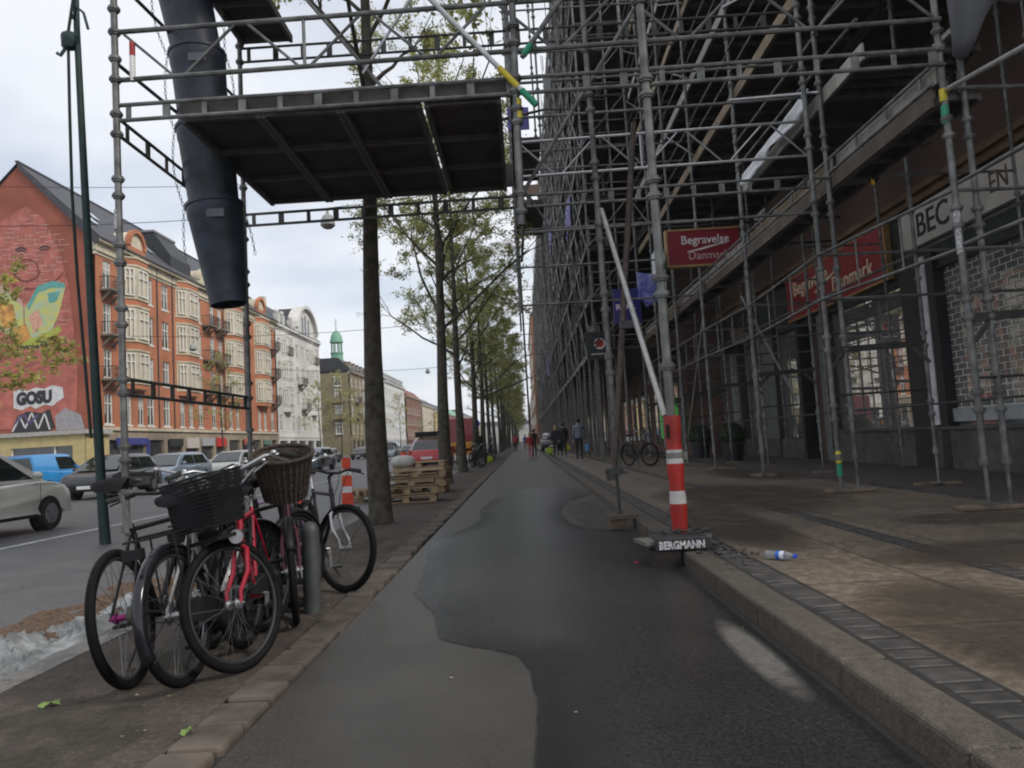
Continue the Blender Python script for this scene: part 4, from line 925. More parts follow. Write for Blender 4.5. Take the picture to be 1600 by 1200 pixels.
# end face of the far scaffold (towards the camera)
for z in zs[:9]:
    for dz in (.5,1.):
        b = MB(); b.tube((FX,28,z+dz),(6.6,28,z+dz),.026,5); b.build('end_rail', STEEL, FF, world=True)
    b = MB(); b.tube((FX,27.95,z),(FX+1.8,27.95,z+2),.024,5); b.tube((FX+1.8,27.95,z),(FX+3.6,27.95,z+2),.024,5); b.build('end_brace', STEEL, FF, world=True)
PUR = mat('purple_sheet', (.10,.08,.28), .6, 0, .2, 3)
for k, (x, y, z, dx, dy, h) in enumerate(((2.78,34,12.6,0,3.2,1.5),(2.78,52,17,0,4,2.),(2.78,70,9,0,5,1.8))):
    cloth('purple_tarpaulin', (x,y,z), (dx,dy,0), (0,0,-h), 14, 6, .05, PUR, ('purple sheet on the far scaffold nearest the camera','purple sheet highest on the far scaffold','purple sheet lower and further along the far scaffold')[k], 'tarpaulin', 10+k)
# second bridge platform beyond the first deck
B2 = thing('scaffold_platform', 'second raised scaffold platform with purple cladding behind the first deck', 'scaffolding', (.4,19,8))
for z in (7.3,9.0): 
    b = MB(); b.bx(.1,.9,19,22,z,z+.12); b.build('deck_panel', [PLY], B2, world=True)
b = MB(); b.bx(.05,.62,18.9,18.94,9.3,9.9); b.build('cladding', PUR, B2, world=True)
b = MB(); b.bx(.1,.8,18.92,18.96,7.5,7.8); b.build('toe_board', mat('pinkish_board', (.25,.17,.14), .8), B2, world=True)
for x in (.1,.9): standard(B2, (x,18.95,4.4), (x,18.95,15), .03, jack=False); standard(B2, (x,22,4.4), (x,22,15), .03, jack=False)
for z in (4.6,5.6,6.6,8.2,8.7,10.6,11.4,12.6): tubeobj('ledger', (0,18.93,z), (4.6,18.93,z), .026, STEEL, B2)
# thin mast with cross rails far along the path
MS = thing('scaffold_mast', 'thin distant scaffold mast with cross rails above the cycle path', 'scaffolding', (.5,70,0))
tubeobj('mast', (.6,70,0), (.55,70,22), .09, STEELD, MS)
for z in (9.2,10.2,11.2,12.2,14,15.5): tubeobj('ledger', (-2.4,70,z), (2.9,70,z), .035, STEEL, MS, 5)
# ---------------------------------------------------------------- rubbish chute
CH = thing('rubbish_chute', 'dark blue plastic rubbish chute hanging in sections with chains left of the deck', 'rubbish chute', (-4.0,9.2,0))
CHM = mat('chute_plastic', (.026,.034,.054), .5, 0, .4, 5, .05, dirt=.45)
pts = [(-4.33,9.2,8.5),(-4.16,9.2,7.42),(-3.97,9.2,6.36),(-3.90,9.2,5.36),(-3.80,9.2,4.33),(-3.65,9.2,3.05)]
for i in range(5):
    p, q = V(pts[i]), V(pts[i+1]); d = (p-q).normalized(); a = V((0,1,0)); c_ = a.cross(d)
    M = Matrix((c_, a, d)).transposed(); ln = (p-q).length; last = i == 4
    rb = .225 if last else .30
    b = MB(); b.lathe([(rb-.015,-(.0 if last else .14)),(rb,-(.0 if last else .14)),(.335,ln-.16),(.345,ln-.14),(.345,ln-.02),(.36,ln-.01),(.36,ln+.03),(.33,ln+.03),(.32,ln-.1),(rb-.015,-(.0 if last else .14))], 28, q, M)
    s_ = b.build('chute_section', CHM, CH, smooth=True, world=True)
    b = MB(); b.box(V(p)+c_*.12-d*.2+V((0,-.335,0)), (.22,.01,.1)); b.build('label_plate', mat('chute_label', (.10,.11,.13), .5), s_, world=True)
for side in (-1,1):
    b = MB()
    for i in range(5):
        p, q = V(pts[i]), V(pts[i+1]); n = 22
        if i == 4: n = 12
        for k in range(n):
            c_ = p+(q-p)*(k/22); sw = .07*sin(pi*((k/22)%1)); c_ = c_+V((side*(.375+sw),-.05,0)); d = (q-p)/22*.62
            ax = V((.016,0,0)) if k % 2 else V((0,.016,0))
            ring = [c_+ax*cos(t*pi/3)+d*sin(t*pi/3) for t in range(6)]; b.path(ring, .0045, 3, closed=True)
    b.build('chain', STEELD, CH, world=True)
# ---------------------------------------------------------------- green pole, lamps and wires
GP = thing('folded_pole', 'slim dark green pole with a rope knotted near its top, left of the scaffold posts', 'pole', (-6.23,10.79,-.04))
GM = mat('dark_green_paint', (.008,.028,.026), .6, 0, .3, 6)
b = MB(); b.path([(-6.19,10.79,-.05),(-6.235,10.791,0.640),(-6.333,10.791,3.038),(-6.431,10.791,5.436),(-6.518,10.791,7.834),(-6.540,10.791,9.360)], .03, 10, [.078,.07,.062,.054,.046,.038]); b.build('pole', GM, GP, smooth=True, world=True)
b = MB(); b.path([(-6.496,10.726,8.488),(-6.616,10.726,7.725),(-6.605,10.726,6.526),(-6.584,10.726,5.218),(-6.518,10.726,3.910),(-6.420,10.726,2.602),(-6.344,10.726,1.512)], .022, 6); b.build('rope', mat('dark_rope', (.02,.035,.03), .9), GP, world=True)
b = MB(); b.ball((-6.605,10.747,7.616),.12,(1.1,1,1.3),10,8,.12); b.path([(-6.540,10.726,7.943),(-6.453,10.682,8.118),(-6.344,10.682,8.009),(-6.278,10.682,7.747)], .022, 5); b.path([(-6.649,10.726,7.507),(-6.714,10.682,7.355),(-6.758,10.682,7.398)], .028, 5); b.build('knot', GM, GP, smooth=True, world=True)
def hang_lamp(x, y, z, label):
    T = thing('hanging_street_lamp', label, 'street lamp', (x,y,z))
    b = MB(); b.lathe([(0,.62),(.05,.6),(.06,.45),(.12,.42),(.2,.36),(.27,.2),(.3,.02),(.3,-.05),(.26,-.08)], 20); b.build('shade', mat('lamp_grey', (.3,.31,.3), .5), T, smooth=True)
    b = MB(); b.lathe([(.26,-.08),(.2,-.15),(.1,-.19),(0,-.2)], 16); b.build('diffuser', mat('lamp_glass', (.25,.2,.17), .4), T, smooth=True)
hang_lamp(-7.66,30,10.55,'domed grey street lamp hanging over the road just below the scaffold deck')
hang_lamp(-26.9,60,10.2,'small domed street lamp hanging in front of the orange brick facade')
hang_lamp(-12,95,10.6,'distant hanging street lamp over the carriageway')
def wire(y, z0, z1, sag, label, x0=-32.4, x1=2.8, r_=.018):
    b = MB(); n = 16; b.path([(x0+(x1-x0)*i/n, y, z0+(z1-z0)*i/n-sag*4*(i/n)*(1-i/n)) for i in range(n+1)], r_, 4); tag(b.build('overhead_wire', BLK), label, 'wire')
wire(30,12.5,12.2,1.25,'thin wire carrying the nearest hanging street lamp', r_=.014)
wire(60,11.6,12,.9,'thin wire carrying the lamp in front of the orange facade', r_=.02); wire(95,12.2,12.2,1.1,'thin overhead wire far down the road', r_=.025)
wire(34,15.5,14.2,.8,'higher thin wire crossing the sky above the roofs', r_=.014)
# ================================================================== shop building on the right
XR = 8.15
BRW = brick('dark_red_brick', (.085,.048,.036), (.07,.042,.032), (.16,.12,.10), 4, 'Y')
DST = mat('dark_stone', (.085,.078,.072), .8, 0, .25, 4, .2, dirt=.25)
DFR = mat('black_shop_frame', (.018,.018,.02), .5)
GRP = mat('grey_pillar', (.12,.125,.12), .75, 0, .12, 3)
SB = thing('shop_building', 'dark brick building with ground floor shops behind the scaffold on the right', 'building', (XR,4,0))
FR = lambda u, w_, z: (XR+w_, u, z)
wh = [(y-.7,y+.7,z,z+2.) for y in (6.5,10,13.5,17,20.5,24,27.5) for z in (6.8,10.,13.2,16.4)]
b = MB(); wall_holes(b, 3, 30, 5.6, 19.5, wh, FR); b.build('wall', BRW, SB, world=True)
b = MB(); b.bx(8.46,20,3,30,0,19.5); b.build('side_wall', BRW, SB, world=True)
b = MB(); b.bx(8.0,8.45,3,30,5.35,5.6); b.bx(7.9,8.0,3,30,5.5,5.62); b.build('cornice', mat('brown_stone', (.16,.10,.06), .8, 0, .2, 2, dirt=.3), SB, world=True)
for y in (6.5,10,13.5,17,20.5,24,27.5):
    for z in (6.8,10.,13.2,16.4): window(SB, (XR+.14,y,z), 1.4, 2., pi/2, 'mts')
b = MB(); b.bx(8.15,8.45,3,30,4.0,5.35); b.build('fascia', mat('green_black_fascia', (.022,.03,.026), .6, 0, .4, 2), SB, world=True)
b = MB(); b.bx(8.05,8.45,3,19.3,.1,.88); b.bx(8.05,8.45,21.3,30,.1,.7); b.bx(8.0,8.45,3,19.3,.86,.92); b.build('plinth', DST, SB, world=True)
b = MB()
for y0, y1 in ((3,3.3),(14.1,14.35),(14.62,15.35),(19.25,19.4),(21.2,21.4),(23.3,23.4),(24.7,24.85),(27,27.2)): b.bx(8.04,8.45,y0,y1,.1,4.3)
b.bx(8.1,8.45,3,30,3.95,4.0); b.build('shop_frame', DFR, SB, world=True)
b = MB(); b.bx(8.08,8.4,23.42,24.68,.7,4.0); b.build('pillar', GRP, SB, world=True)
b = MB(); b.bx(8.08,8.4,19.45,19.9,.1,4.); b.build('pillar', GRP, SB, world=True)
b = MB(); b.bx(8.02,8.2,14.36,14.61,.95,4.27); b.build('white_pilaster', mat('lilac_white_panel', (.62,.6,.64), .6), SB, world=True)
b = MB(); b.bx(8.7,8.75,19.9,21.2,.1,4.); b.build('door', mat('dark_door', (.01,.01,.01), .5), SB, world=True)
for y0, y1, z0 in ((3.3,14.1,.92),(15.35,19.25,.92),(21.4,23.3,.72),(24.85,27,.72),(27.2,30,.72)):
    b = MB(); b.bx(8.25,8.3,y0,y1,z0,3.95); b.build('shop_window', SHOPG if y0 > 5 else mat('shutter_glass', (.30,.30,.29), .03, .5, .2, 1.2), SB, world=True)
for q in ((8.15,8.24,3.3,9.19,1.0,1.25),(8.15,8.24,9.27,14.1,1.0,1.25),(8.12,8.24,9.2,9.26,.92,3.95),(8.15,8.24,28.5,28.6,.7,3.95)): b = MB(); b.bx(*q); b.build('glazing_bar', mat('bar_grey', (.3,.32,.33), .5), SB, world=True)
# roller grille in front of the first window, bars like a brick bond
b = MB()
for j in range(26):
    z = 1.02+j*.118; b.tube((8.238,7.0,z),(8.238,14.08,z),.0075,4)
    y = 7.05+(j % 2)*.15
    while y < 14.05: b.bx(8.233,8.243,y-.005,y+.005,z,z+.118); y += .30
b.build('roller_grille', mat('grille_metal', (.75,.75,.72), .5, .0), SB, world=True)
# grey lettered board
SG = thing('shop_sign', 'long pale grey shop board with black letters above the grille window', 'sign', (8.0,12,4.9))
b = MB(); b.bx(8.0,8.14,5.5,14.98,4.5,5.27); b.build('board', mat('pale_sign_board', (.62,.59,.54), .6, 0, .08, 2, dirt=.12), SG, world=True)
text('lettering', 'BEC', .66, mat('sign_black', (.01,.01,.01), .5), SG, (7.995,14.45,4.66), (0,-1,0), (0,0,1), .008, .98, bold=.004)
text('lettering', 'EN', .5, mat('sign_brown', (.12,.07,.05), .6), SG, (7.995,12.15,4.76), (0,-1,0), (0,0,1), .006, .8)
# red fascia sign
MRN = mat('maroon_sign', (.26,.012,.02), .4, 0, .12, 2); GLT = mat('gilt_edge', (.35,.22,.09), .5)
CRM = mat('sign_cream', (.75,.6,.42), .5); CRW = mat('sign_white', (.7,.66,.66), .5)
S2 = thing('shop_sign', 'long dark red fascia sign above the reflecting shop window, cream lettering', 'sign', (8.0,18,4.8))
b = MB(); b.bx(8.0,8.12,15.75,21.65,4.14,5.32); b.mat(1); b.bx(7.99,8.13,15.7,15.75,4.1,5.36); b.bx(7.99,8.13,15.75,21.7,5.32,5.36); b.bx(7.99,8.13,15.75,21.7,4.1,4.14); b.build('board', [MRN, GLT], S2, world=True)
text('lettering', 'Begravelse', .56, CRM, S2, (7.99,21.1,4.78), (0,-1,0), (0,0,1), .006, 1., bold=.004)
text('lettering', 'Danmark', .58, CRM, S2, (7.99,18.5,4.36), (0,-1,0), (0,0,1), .006, 1., bold=.004)
def swoosh(parent, o, r_, u_, wd, m, k=1.):
    o, r_, u_ = V(o), V(r_), V(u_); b = MB(); nn = r_.cross(u_).normalized()*.006; n = 14; top = []; bot = []
    for i in range(n+1):
        t = i/n; y = k*(.10*t+.05*sin(pi*(t-.5))); h = .022*sin(pi*(.1+.85*t))*k+.004
        top.append(o+r_*wd*t+u_*(y+h)+nn); bot.append(o+r_*wd*t+u_*(y-h)+nn)
    b.add(top+bot, [(i, i+1, n+1+i+1, n+1+i) for i in range(n)]); return b.build('swoosh', m, parent, world=True)
swoosh(S2, (7.985,19.6,4.68), (0,-1,0), (0,0,1), 1.7, CRM, 1.6)
# projecting red sign
S3 = thing('projecting_sign', 'dark red sign with white and pink lettering projecting above the first scaffold lift', 'sign', (3.8,18,5.6))
b = MB(); b.bx(3.83,5.60,18,18.14,5.2,6.06); b.mat(1); b.bx(3.78,3.83,17.98,18.16,5.16,6.1); b.bx(3.83,5.62,17.98,18.16,5.15,5.2); b.bx(3.83,5.62,17.98,18.16,6.06,6.1); b.build('panel', [mat('maroon_panel', (.2,.008,.02), .35, 0, .05, 2), GLT], S3, world=True)
b = MB(); b.tube((3.6,18.07,6.2),(8.2,18.07,6.2),.03,6); b.tube((5.62,18.07,5.6),(8.15,18.07,5.6),.03,6); b.build('bracket', DFR, S3, world=True)
text('lettering', 'Begravelse', .30, CRW, S3, (4.16,17.99,5.72), (1,0,0), (0,0,1), .004, .93, bold=.003)
text('lettering', 'Danmark', .29, mat('sign_pink', (.55,.38,.38), .5), S3, (4.32,17.99,5.33), (1,0,0), (0,0,1), .004, .93)
swoosh(S3, (4.3,17.985,5.57), (1,0,0), (0,0,1), .98, CRW, .9)
# blue sign and round-mark sign
S4 = thing('projecting_sign', 'square deep blue sign with white capitals behind the crossed props', 'sign', (2.92,22,4.9))
b = MB(); b.bx(2.92,3.74,22,22.1,4.44,5.5); b.build('panel', mat('deep_blue', (.012,.01,.14), .4), S4, world=True)
text('lettering', 'REAL', .235, mat('sign_pinkwhite', (.75,.62,.68), .5), S4, (2.985,21.99,4.86), (1,0,0), (0,0,1), .004, 1.12, bold=.006)
b = MB(); b.bar((3.22,21.99,5.5),(3.66,21.99,4.46),.012,.02,up=(0,1,0)); b.build('stripe', CRW, S4, world=True)
b = MB(); b.tube((3.74,22.05,5.3),(4.7,22.05,5.3),.025,6); b.build('bracket', DFR, S4, world=True)
S5 = thing('projecting_sign', 'square black sign with a round red and white mark', 'sign', (2.4,27,4.6))
b = MB(); b.bx(2.5,3.28,27,27.12,3.95,4.85); b.bx(2.46,3.3,26.97,27.15,4.85,4.95); b.build('panel', mat('black_sign', (.01,.012,.01), .4), S5, world=True)
b = MB(); cx, cz = 2.98, 4.5
for (k, rr_, y, a0) in ((0,.2,26.99,0),):
    b.mat(0); b.lathe([(0,0),(.21,0)], 24, (cx,26.985,cz), Matrix.Rotation(pi/2,3,'X')); b.mat(1); b.lathe([(0,0),(.15,0)], 24, (cx+.01,26.978,cz+.0), Matrix.Rotation(pi/2,3,'X'), ang=2*pi)
b.mat(2); b.bar((cx-.17,26.97,cz-.14),(cx+.13,26.97,cz+.15),.05,.03,up=(0,1,0)); b.bar((cx-.2,26.97,cz+.0),(cx+.02,26.97,cz+.2),.07,.02,up=(0,1,0))
b.mat(0)
for k in range(6): b.bx(2.66+k*.09,2.72+k*.09,26.975,26.99,4.1,4.14)
b.build('emblem', [CRW, mat('emblem_red', (.5,.03,.02), .5), mat('emblem_black', (.01,.01,.01), .5)], S5, world=True)
b = MB(); b.tube((3.28,27.06,4.6),(4.6,27.06,4.6),.025,6); b.build('bracket', DFR, S5, world=True)
S6 = thing('shop_sign', 'small black shop board with brown lettering above the doors near the planters', 'sign', (8.0,27,4.6))
b = MB(); b.bx(7.98,8.14,24.9,28.9,4.15,5.1); b.build('board', mat('black_board', (.018,.018,.022), .5), S6, world=True)
text('lettering', 'forma', .62, mat('brown_letters', (.3,.21,.15), .6), S6, (7.97,27.6,4.42), (0,-1,0), (0,0,1), .006, 1.)
b = MB(); b.bx(7.96,7.985,25.1,27.6,4.24,4.29); b.build('rule', mat('grey_rule', (.3,.3,.32), .5), S6, world=True)
# wall spot lamps
LY = mat('brass_inside', (.85,.5,.05), .3, .5, .1, 4)
for k, (y, z) in enumerate(((14.8,6.15),(18.0,6.22))):
    T = thing('wall_spot_lamp', ('black spot lamp with brass interior above the pale grey board','black spot lamp with brass interior above the red fascia sign')[k], 'lamp', (7.5,y,z), group='wall spot lamps')
    b = MB(); b.tube((.65,-.9,.22),(0,0,.2),.015,6); b.tube((0,0,.2),(0,0,.0),.02,6); b.build('arm', DFR, T)
    M = Matrix.Rotation(.5,3,'Y'); b = MB(); b.lathe([(.03,.12),(.09,.1),(.10,-.18),(.095,-.18)], 14, (0,0,0), M); b.build('housing', DFR, T, smooth=True)
    b = MB(); b.bar((-.12,-.04,.05),(-.06,.03,-.24),.07,.012); b.build('reflector', LY, T)
# continuing building further on
FBd = thing('shop_building', 'far brick building hidden behind the dense scaffold', 'building', (6.8,30.2,0))
b = MB(); b.bx(6.8,20,30.2,136,0,24); b.build('wall', mat('far_wall', (.12,.075,.06), .85, 0, .3, .6), FBd, world=True)
for k in range(26): b = MB(); b.bx(6.72,6.79,31+k*4,33.6+k*4,.6,3.4); b.build('shop_window', SHOPG, FBd, world=True)
for y, w_ in ((30.6,.25),(32.2,.3),(35.5,.4)): b = MB(); b.bx(6.66,6.71,y,y+w_,.8,2.6); b.build('green_poster', mat('lit_green', (.05,.35,.05), .5, emit=(.1,.6,.1), estr=.12), FBd, world=True)  # faintly glowing panels stand for the green-lit shop interior
R2 = thing('apartment_building', 'orange red brick building peeking out past the end of the scaffold', 'building', (2.6,140,0))
b = MB(); b.bx(2.6,18,140,196,0,25); b.build('wall', brick('orange_far', (.40,.14,.06), (.34,.12,.05), (.3,.2,.15), 2.5, 'X'), R2, world=True)
for y in range(143,194,5):
    for z in (4,8,12,16,20): b = MB(); b.bx(2.5,2.58,y,y+1.5,z,z+2); b.build('window', FRAM, R2, world=True)
b = MB(); b.prism([(2.4,25),(5,28),(15,28),(18.2,25)], 56.2, lambda u, v, w_: (u, 139.9+w_, v)); b.build('roof', SLAT, R2, world=True)
R3 = thing('apartment_building', 'grey brown building at the far right end of the cycle path', 'building', (4,200,0))
b = MB(); b.bx(4,18,200,420,0,20); b.build('wall', mat('far_brown', (.25,.17,.13), .85, 0, .2, .2), R3, world=True)
for y in range(204,350,6):
    for z in (4,8,12,16): b = MB(); b.bx(3.9,3.98,y,y+2,z,z+2); b.build('window', FRAM, R3, world=True)
# clipped box balls in planters
BOX = mat('box_leaf', (.02,.035,.012), .6, 0, .5, 30)
for k, (x, y) in enumerate(((6.34,22.6),(6.3,26.6))):
    T = thing('planter', ('black planter with clipped round box bush, the nearer of the two by the shop','black planter with clipped round box bush, the farther of the two by the shop')[k], 'planter', (x,y,.12), group='planters by the shop door')
    b = MB(); b.lathe([(0,.02),(.27,.0),(.33,.52),(.36,.52),(.36,.58),(.31,.58),(.3,.5),(0,.5)], 20); b.build('pot', mat('planter_black', (.015,.015,.017), .5), T, smooth=True)
    rr = random.Random(k); b = MB()
    for i in range(2600):
        a = V((rr.gauss(0,1),rr.gauss(0,1),rr.gauss(0,1))).normalized(); p = V((0,0,.78))+a*(.41*rr.uniform(.86,1.03)); p.z = max(.52, p.z)
        u = V((rr.gauss(0,1),rr.gauss(0,1),rr.gauss(0,1))).normalized()*.022; v = a.cross(u).normalized()*.018; b.add([p-u,p+v,p+u,p-v], [(0,1,2,3)])
    b.ball((0,0,.78),.37,n=16,m=10); b.build('bush', BOX, T)
# ================================================================== bicycles
SIL = mat('silver_metal', (.42,.42,.43), .35, .8, .15, 12)
GRIP = mat('grip_black', (.015,.015,.015), .8)
WICK = mat('wicker', (.022,.016,.012), .85, 0, .5, 60, .8, col2=(.06,.045,.033))
LEATH = mat('saddle_vinyl', (.012,.012,.013), .75, 0, .3, 9, spec=.2)
def torus(b, R_, r, c=(0,0,0), n=48, m=8, axis='Y', a0=0, a1=2*pi, sy=1):
    closed = abs(a1-a0-2*pi) < 1e-6; pts = []
    k = n if closed else n+1
    for i in range(k):
        a = a0+(a1-a0)*i/n; pts.append((c[0]+R_*cos(a), c[1], c[2]+R_*sin(a)))
    return b.path(pts, r, m, closed=closed)
_w = {}
def wheel_meshes():
    if _w: return _w
    b = MB(); torus(b, .325, .0235, n=56, m=10); _w['tyre'] = b.build('tyre', BLACK, smooth=True, angle=80)
    b = MB(); torus(b, .298, .0125, n=48, m=6); _w['rim'] = b.build('rim', mat('rim_grey', (.03,.03,.032), .6, .3), smooth=True, angle=80)
    b = MB()
    for i in range(28):
        a = 2*pi*i/28; s = 1 if i % 2 else -1; o = .35*(1 if (i//2) % 2 else -1)
        b.tube((.02*cos(a+o*3),s*.03,.02*sin(a+o*3)),(.298*cos(a+o*.25),0,.298*sin(a+o*.25)),.0013,3)
    _w['spokes'] = b.build('spokes', mat('spoke_steel', (.10,.10,.105), .5, .6))
    b = MB(); b.tube((0,-.05,0),(0,.05,0),.018,12); b.tube((0,-.036,0),(0,-.028,0),.028,12); b.tube((0,.028,0),(0,.036,0),.028,12); b.tube((0,-.07,0),(0,.07,0),.007,6); _w['hub'] = b.build('hub', SIL, smooth=True)
    for o in _w.values(): sc.collection.objects.unlink(o)
    return _w
def wheel(parent, c, ang=0, hubm=None, rimm=None):
    m = wheel_meshes(); e = None; root = bpy.data.objects.new('wheel', None); root.empty_display_size = .05
    root = m['tyre'].copy(); root.name = 'wheel'; sc.collection.objects.link(root); root.parent = parent; root.location = c; root.rotation_euler = (0,0,ang)
    for k in ('rim','spokes','hub'):
        o = m[k].copy(); sc.collection.objects.link(o); o.parent = root
        if (k == 'hub' and hubm) or (k == 'rim' and rimm): o.data = o.data.copy(); o.data.materials[0] = hubm if k == 'hub' else rimm
    return root
def bicycle(label, near, near_is, heading, lean=0, steer=0, col=BLK, forkc=None, fenders=None, rack=False, basket=None, bars='city', step=False, saddle_z=.95, hubm=None, rimm=None, lamp=False, z=-.005, guard=True, name='bicycle', extra=None):
    hx, hy = heading; l_ = sqrt(hx*hx+hy*hy); hx /= l_; hy /= l_; WB = 1.05
    if near_is == 'rear': cx, cy = near[0]+hx*.52, near[1]+hy*.52
    else: cx, cy = near[0]-hx*.53, near[1]-hy*.53
    T = thing(name, label, 'bicycle', (cx,cy,z), 0, 'bicycles parked on the verge'); T.rotation_euler = (lean,0,atan2(hy,hx))
    RA, FA = V((-.52,0,.35)), V((.53,0,.35)); BBk = V((-.09,0,.28)); ST = V((-.25,0,.80)); HB, HT = V((.385,0,.64)), V((.345,0,.80))
    ax = (HT-HB).normalized(); Rm = Matrix.Rotation(steer, 3, ax)
    S = lambda p: HB+Rm@(V(p)-HB)
    def steered(b): b.v = [tuple(S(p)) for p in b.v]; return b
    fa = S(FA)
    w1 = wheel(T, RA, 0, hubm, rimm); w2 = wheel(T, fa, 0, None, rimm); w2.rotation_mode = 'QUATERNION'; w2.rotation_quaternion = Rm.to_quaternion()
    b = MB(); r = .015
    b.tube(BBk, ST, r, 10); b.tube(HB-ax*.02, HT+ax*.02, .019, 10)
    if step: b.path([HB+V((-.01,0,.02)), V((.2,0,.42)), V((.05,0,.31)), BBk], .02, 10); b.path([HT-ax*.05, V((.18,0,.55)), V((0,0,.47)), BBk+(ST-BBk)*.38], .012, 8)
    else: b.tube(HB, BBk, .018, 10); b.tube(HT-ax*.03, ST-V((0,0,.03)), .0145, 10)
    for s in (-1,1):
        b.tube(BBk+V((0,s*.035,0)), RA+V((0,s*.06,0)), .009, 8); b.tube(ST+V((.01,s*.015,-.06)), RA+V((0,s*.06,0)), .008, 8)
    b.tube(BBk-V((0,.035,0)), BBk+V((0,.035,0)), .024, 12)
    b.build('frame', col, T, smooth=True)
    b = MB()
    for s in (-1,1):
        c_ = HB-ax*.01; b.path([c_+V((0,s*.01,0)), c_+V((.01,s*.045,-.02)), HB+V((.05,s*.055,-.14)), FA+V((-.015,s*.052,.06)), FA+V((0,s*.05,0))], .012, 8, [.015,.015,.014,.011,.010])
    steered(b).build('fork', forkc or col, T, smooth=True)
    # stem and handlebar
    top = HT+ax*.12; b = MB(); b.tube(HT, top, .013, 8); b.tube(top, top+V((.05,0,.03)), .014, 8); steered(b).build('stem', SIL if bars != 'flat' else BLK, T, smooth=True)
    b = MB(); g = MB(); c_ = top+V((.05,0,.03))
    if bars == 'flat':
        pts = [c_+V((-.05,-.34,.02)), c_+V((-.02,-.18,.03)), c_+V((0,-.06,0)), c_+V((0,.06,0)), c_+V((-.02,.18,.03)), c_+V((-.05,.34,.02))]
    else:
        pts = [c_+V((-.24,-.29,.10)), c_+V((-.16,-.29,.12)), c_+V((-.04,-.26,.13)), c_+V((.03,-.14,.09)), c_+V((.01,-.04,.0)), c_+V((.01,.04,.0)), c_+V((.03,.14,.09)), c_+V((-.04,.26,.13)), c_+V((-.16,.29,.12)), c_+V((-.24,.29,.10))]
    b.path(pts, .011, 8); hb = steered(b).build('handlebar', SIL if bars != 'flat' else BLK, T, smooth=True, angle=80)
    for e in (0,-1):
        g = MB(); a, c2 = V(pts[e]), V(pts[1] if e == 0 else pts[-2]); c2 = a+(c2-a).normalized()*.12; g.tube(a, c2, .017, 10); steered(g).build('grip', GRIP, hb, smooth=True)
        g = MB(); q = a+(c2-a)*1.25; g.path([q, q+V((.05,0,-.01)), a+V((.05,0,-.03))], .006, 6); g.ball(q+V((.01,0,.0)), .016, n=8, m=6); steered(g).build('brake_lever', SIL if bars != 'flat' else BLK, hb, smooth=True)
    cb_ = MB(); cb_.path([c_+V((0,.1,.05)), c_+V((.12,.06,.02)), c_+V((.10,0,-.15)), HB+V((.05,0,.0))], .003, 4); cb_.path([c_+V((0,-.1,.05)), c_+V((.13,-.04,.04)), c_+V((.06,0,-.1)), HB+V((-.08,0,-.05))], .003, 4); steered(cb_).build('brake_cable', BLK, T)
    # saddle
    sp = ST+(ST-BBk).normalized()*(saddle_z-.84)*1.02
    b = MB(); b.tube(ST-V((0,0,.02)), sp, .0125, 10); b.build('seat_post', SIL, T, smooth=True)
    b = MB(); n = 10; vs = []
    prof = [(-.14,.085,.0),(-.12,.095,.02),(-.05,.085,.018),(.02,.045,.01),(.09,.024,.006),(.14,.012,.0)]
    for x, w_, dz in prof:
        for i in range(n): a = 2*pi*i/n; vs.append(sp+V((x, w_*cos(a), .045+dz+(.022 if sin(a) > 0 else .034)*sin(a))))
    k = len(prof); b.add(vs, [(j*n+i, j*n+(i+1) % n, (j+1)*n+(i+1) % n, (j+1)*n+i) for j in range(k-1) for i in range(n)]+[tuple(range(n))[::-1], tuple(range((k-1)*n, k*n))])
    sd = b.build('saddle', LEATH, T, smooth=True, angle=70)
    b = MB()
    for s in (-1,1): b.path([sp+V((-.12,s*.03,.025)), sp+V((-.05,s*.022,0)), sp+V((.05,s*.02,0)), sp+V((.11,s*.005,.03))], .0035, 5)
    b.build('saddle_rail', SIL, sd)
    # cranks
    b = MB(); b.lathe([(0,0),(.085,0),(.085,.006),(.0,.006)], 24, BBk+V((0,-.052,0)), Matrix.Rotation(pi/2,3,'X')); 
    ca = random.uniform(0,3); dv = V((cos(ca),0,sin(ca)))*.17
    b.bar(BBk+V((0,-.065,0)), BBk+V((0,-.075,0))+dv, .012,.022, up=(0,1,0)); b.bar(BBk+V((0,.065,0)), BBk+V((0,.075,0))-dv, .012,.022, up=(0,1,0)); b.tube(BBk-V((0,.065,0)), BBk+V((0,.065,0)), .008, 8)
    cr_ = b.build('crankset', SIL, T)
    for s in (-1,1): b = MB(); b.box(BBk+V((0,s*.12,0))-dv*s, (.09,.08,.02)); b.build('pedal', BLK, cr_)
    b = MB()
    b.path([BBk+V((0,-.05,.08)), RA+V((0,-.05,.04)), RA+V((-.04,-.05,0)), RA+V((0,-.05,-.035)), BBk+V((0,-.05,-.07)), BBk+V((.08,-.05,0))], .004, 4, closed=True)
    b.build('chain', STEELD, T)
    if guard: b = MB(); b.prism([(-.20,.23),(-.14,.19),(-.02,.19),(.02,.28),(-.02,.37),(-.12,.38),(-.5,.40),(-.56,.36),(-.55,.31)], .012, lambda u, v, w_: (u, -.062-w_, v)); b.build('chain_guard', BLK, T)
    else:
        b = MB(); b.lathe([(0,0),(.05,.0),(.045,.02),(.02,.03)], 14, RA+V((0,-.035,0)), Matrix.Rotation(pi/2,3,'X')); b.path([RA+V((0,-.06,0)), RA+V((.03,-.065,-.09)), RA+V((.0,-.065,-.18))], .01, 6); b.lathe([(0,0),(.03,.0),(.03,.008),(0,.008)], 10, RA+V((.0,-.06,-.18)), Matrix.Rotation(pi/2,3,'X')); b.build('derailleur', STEELD, T)
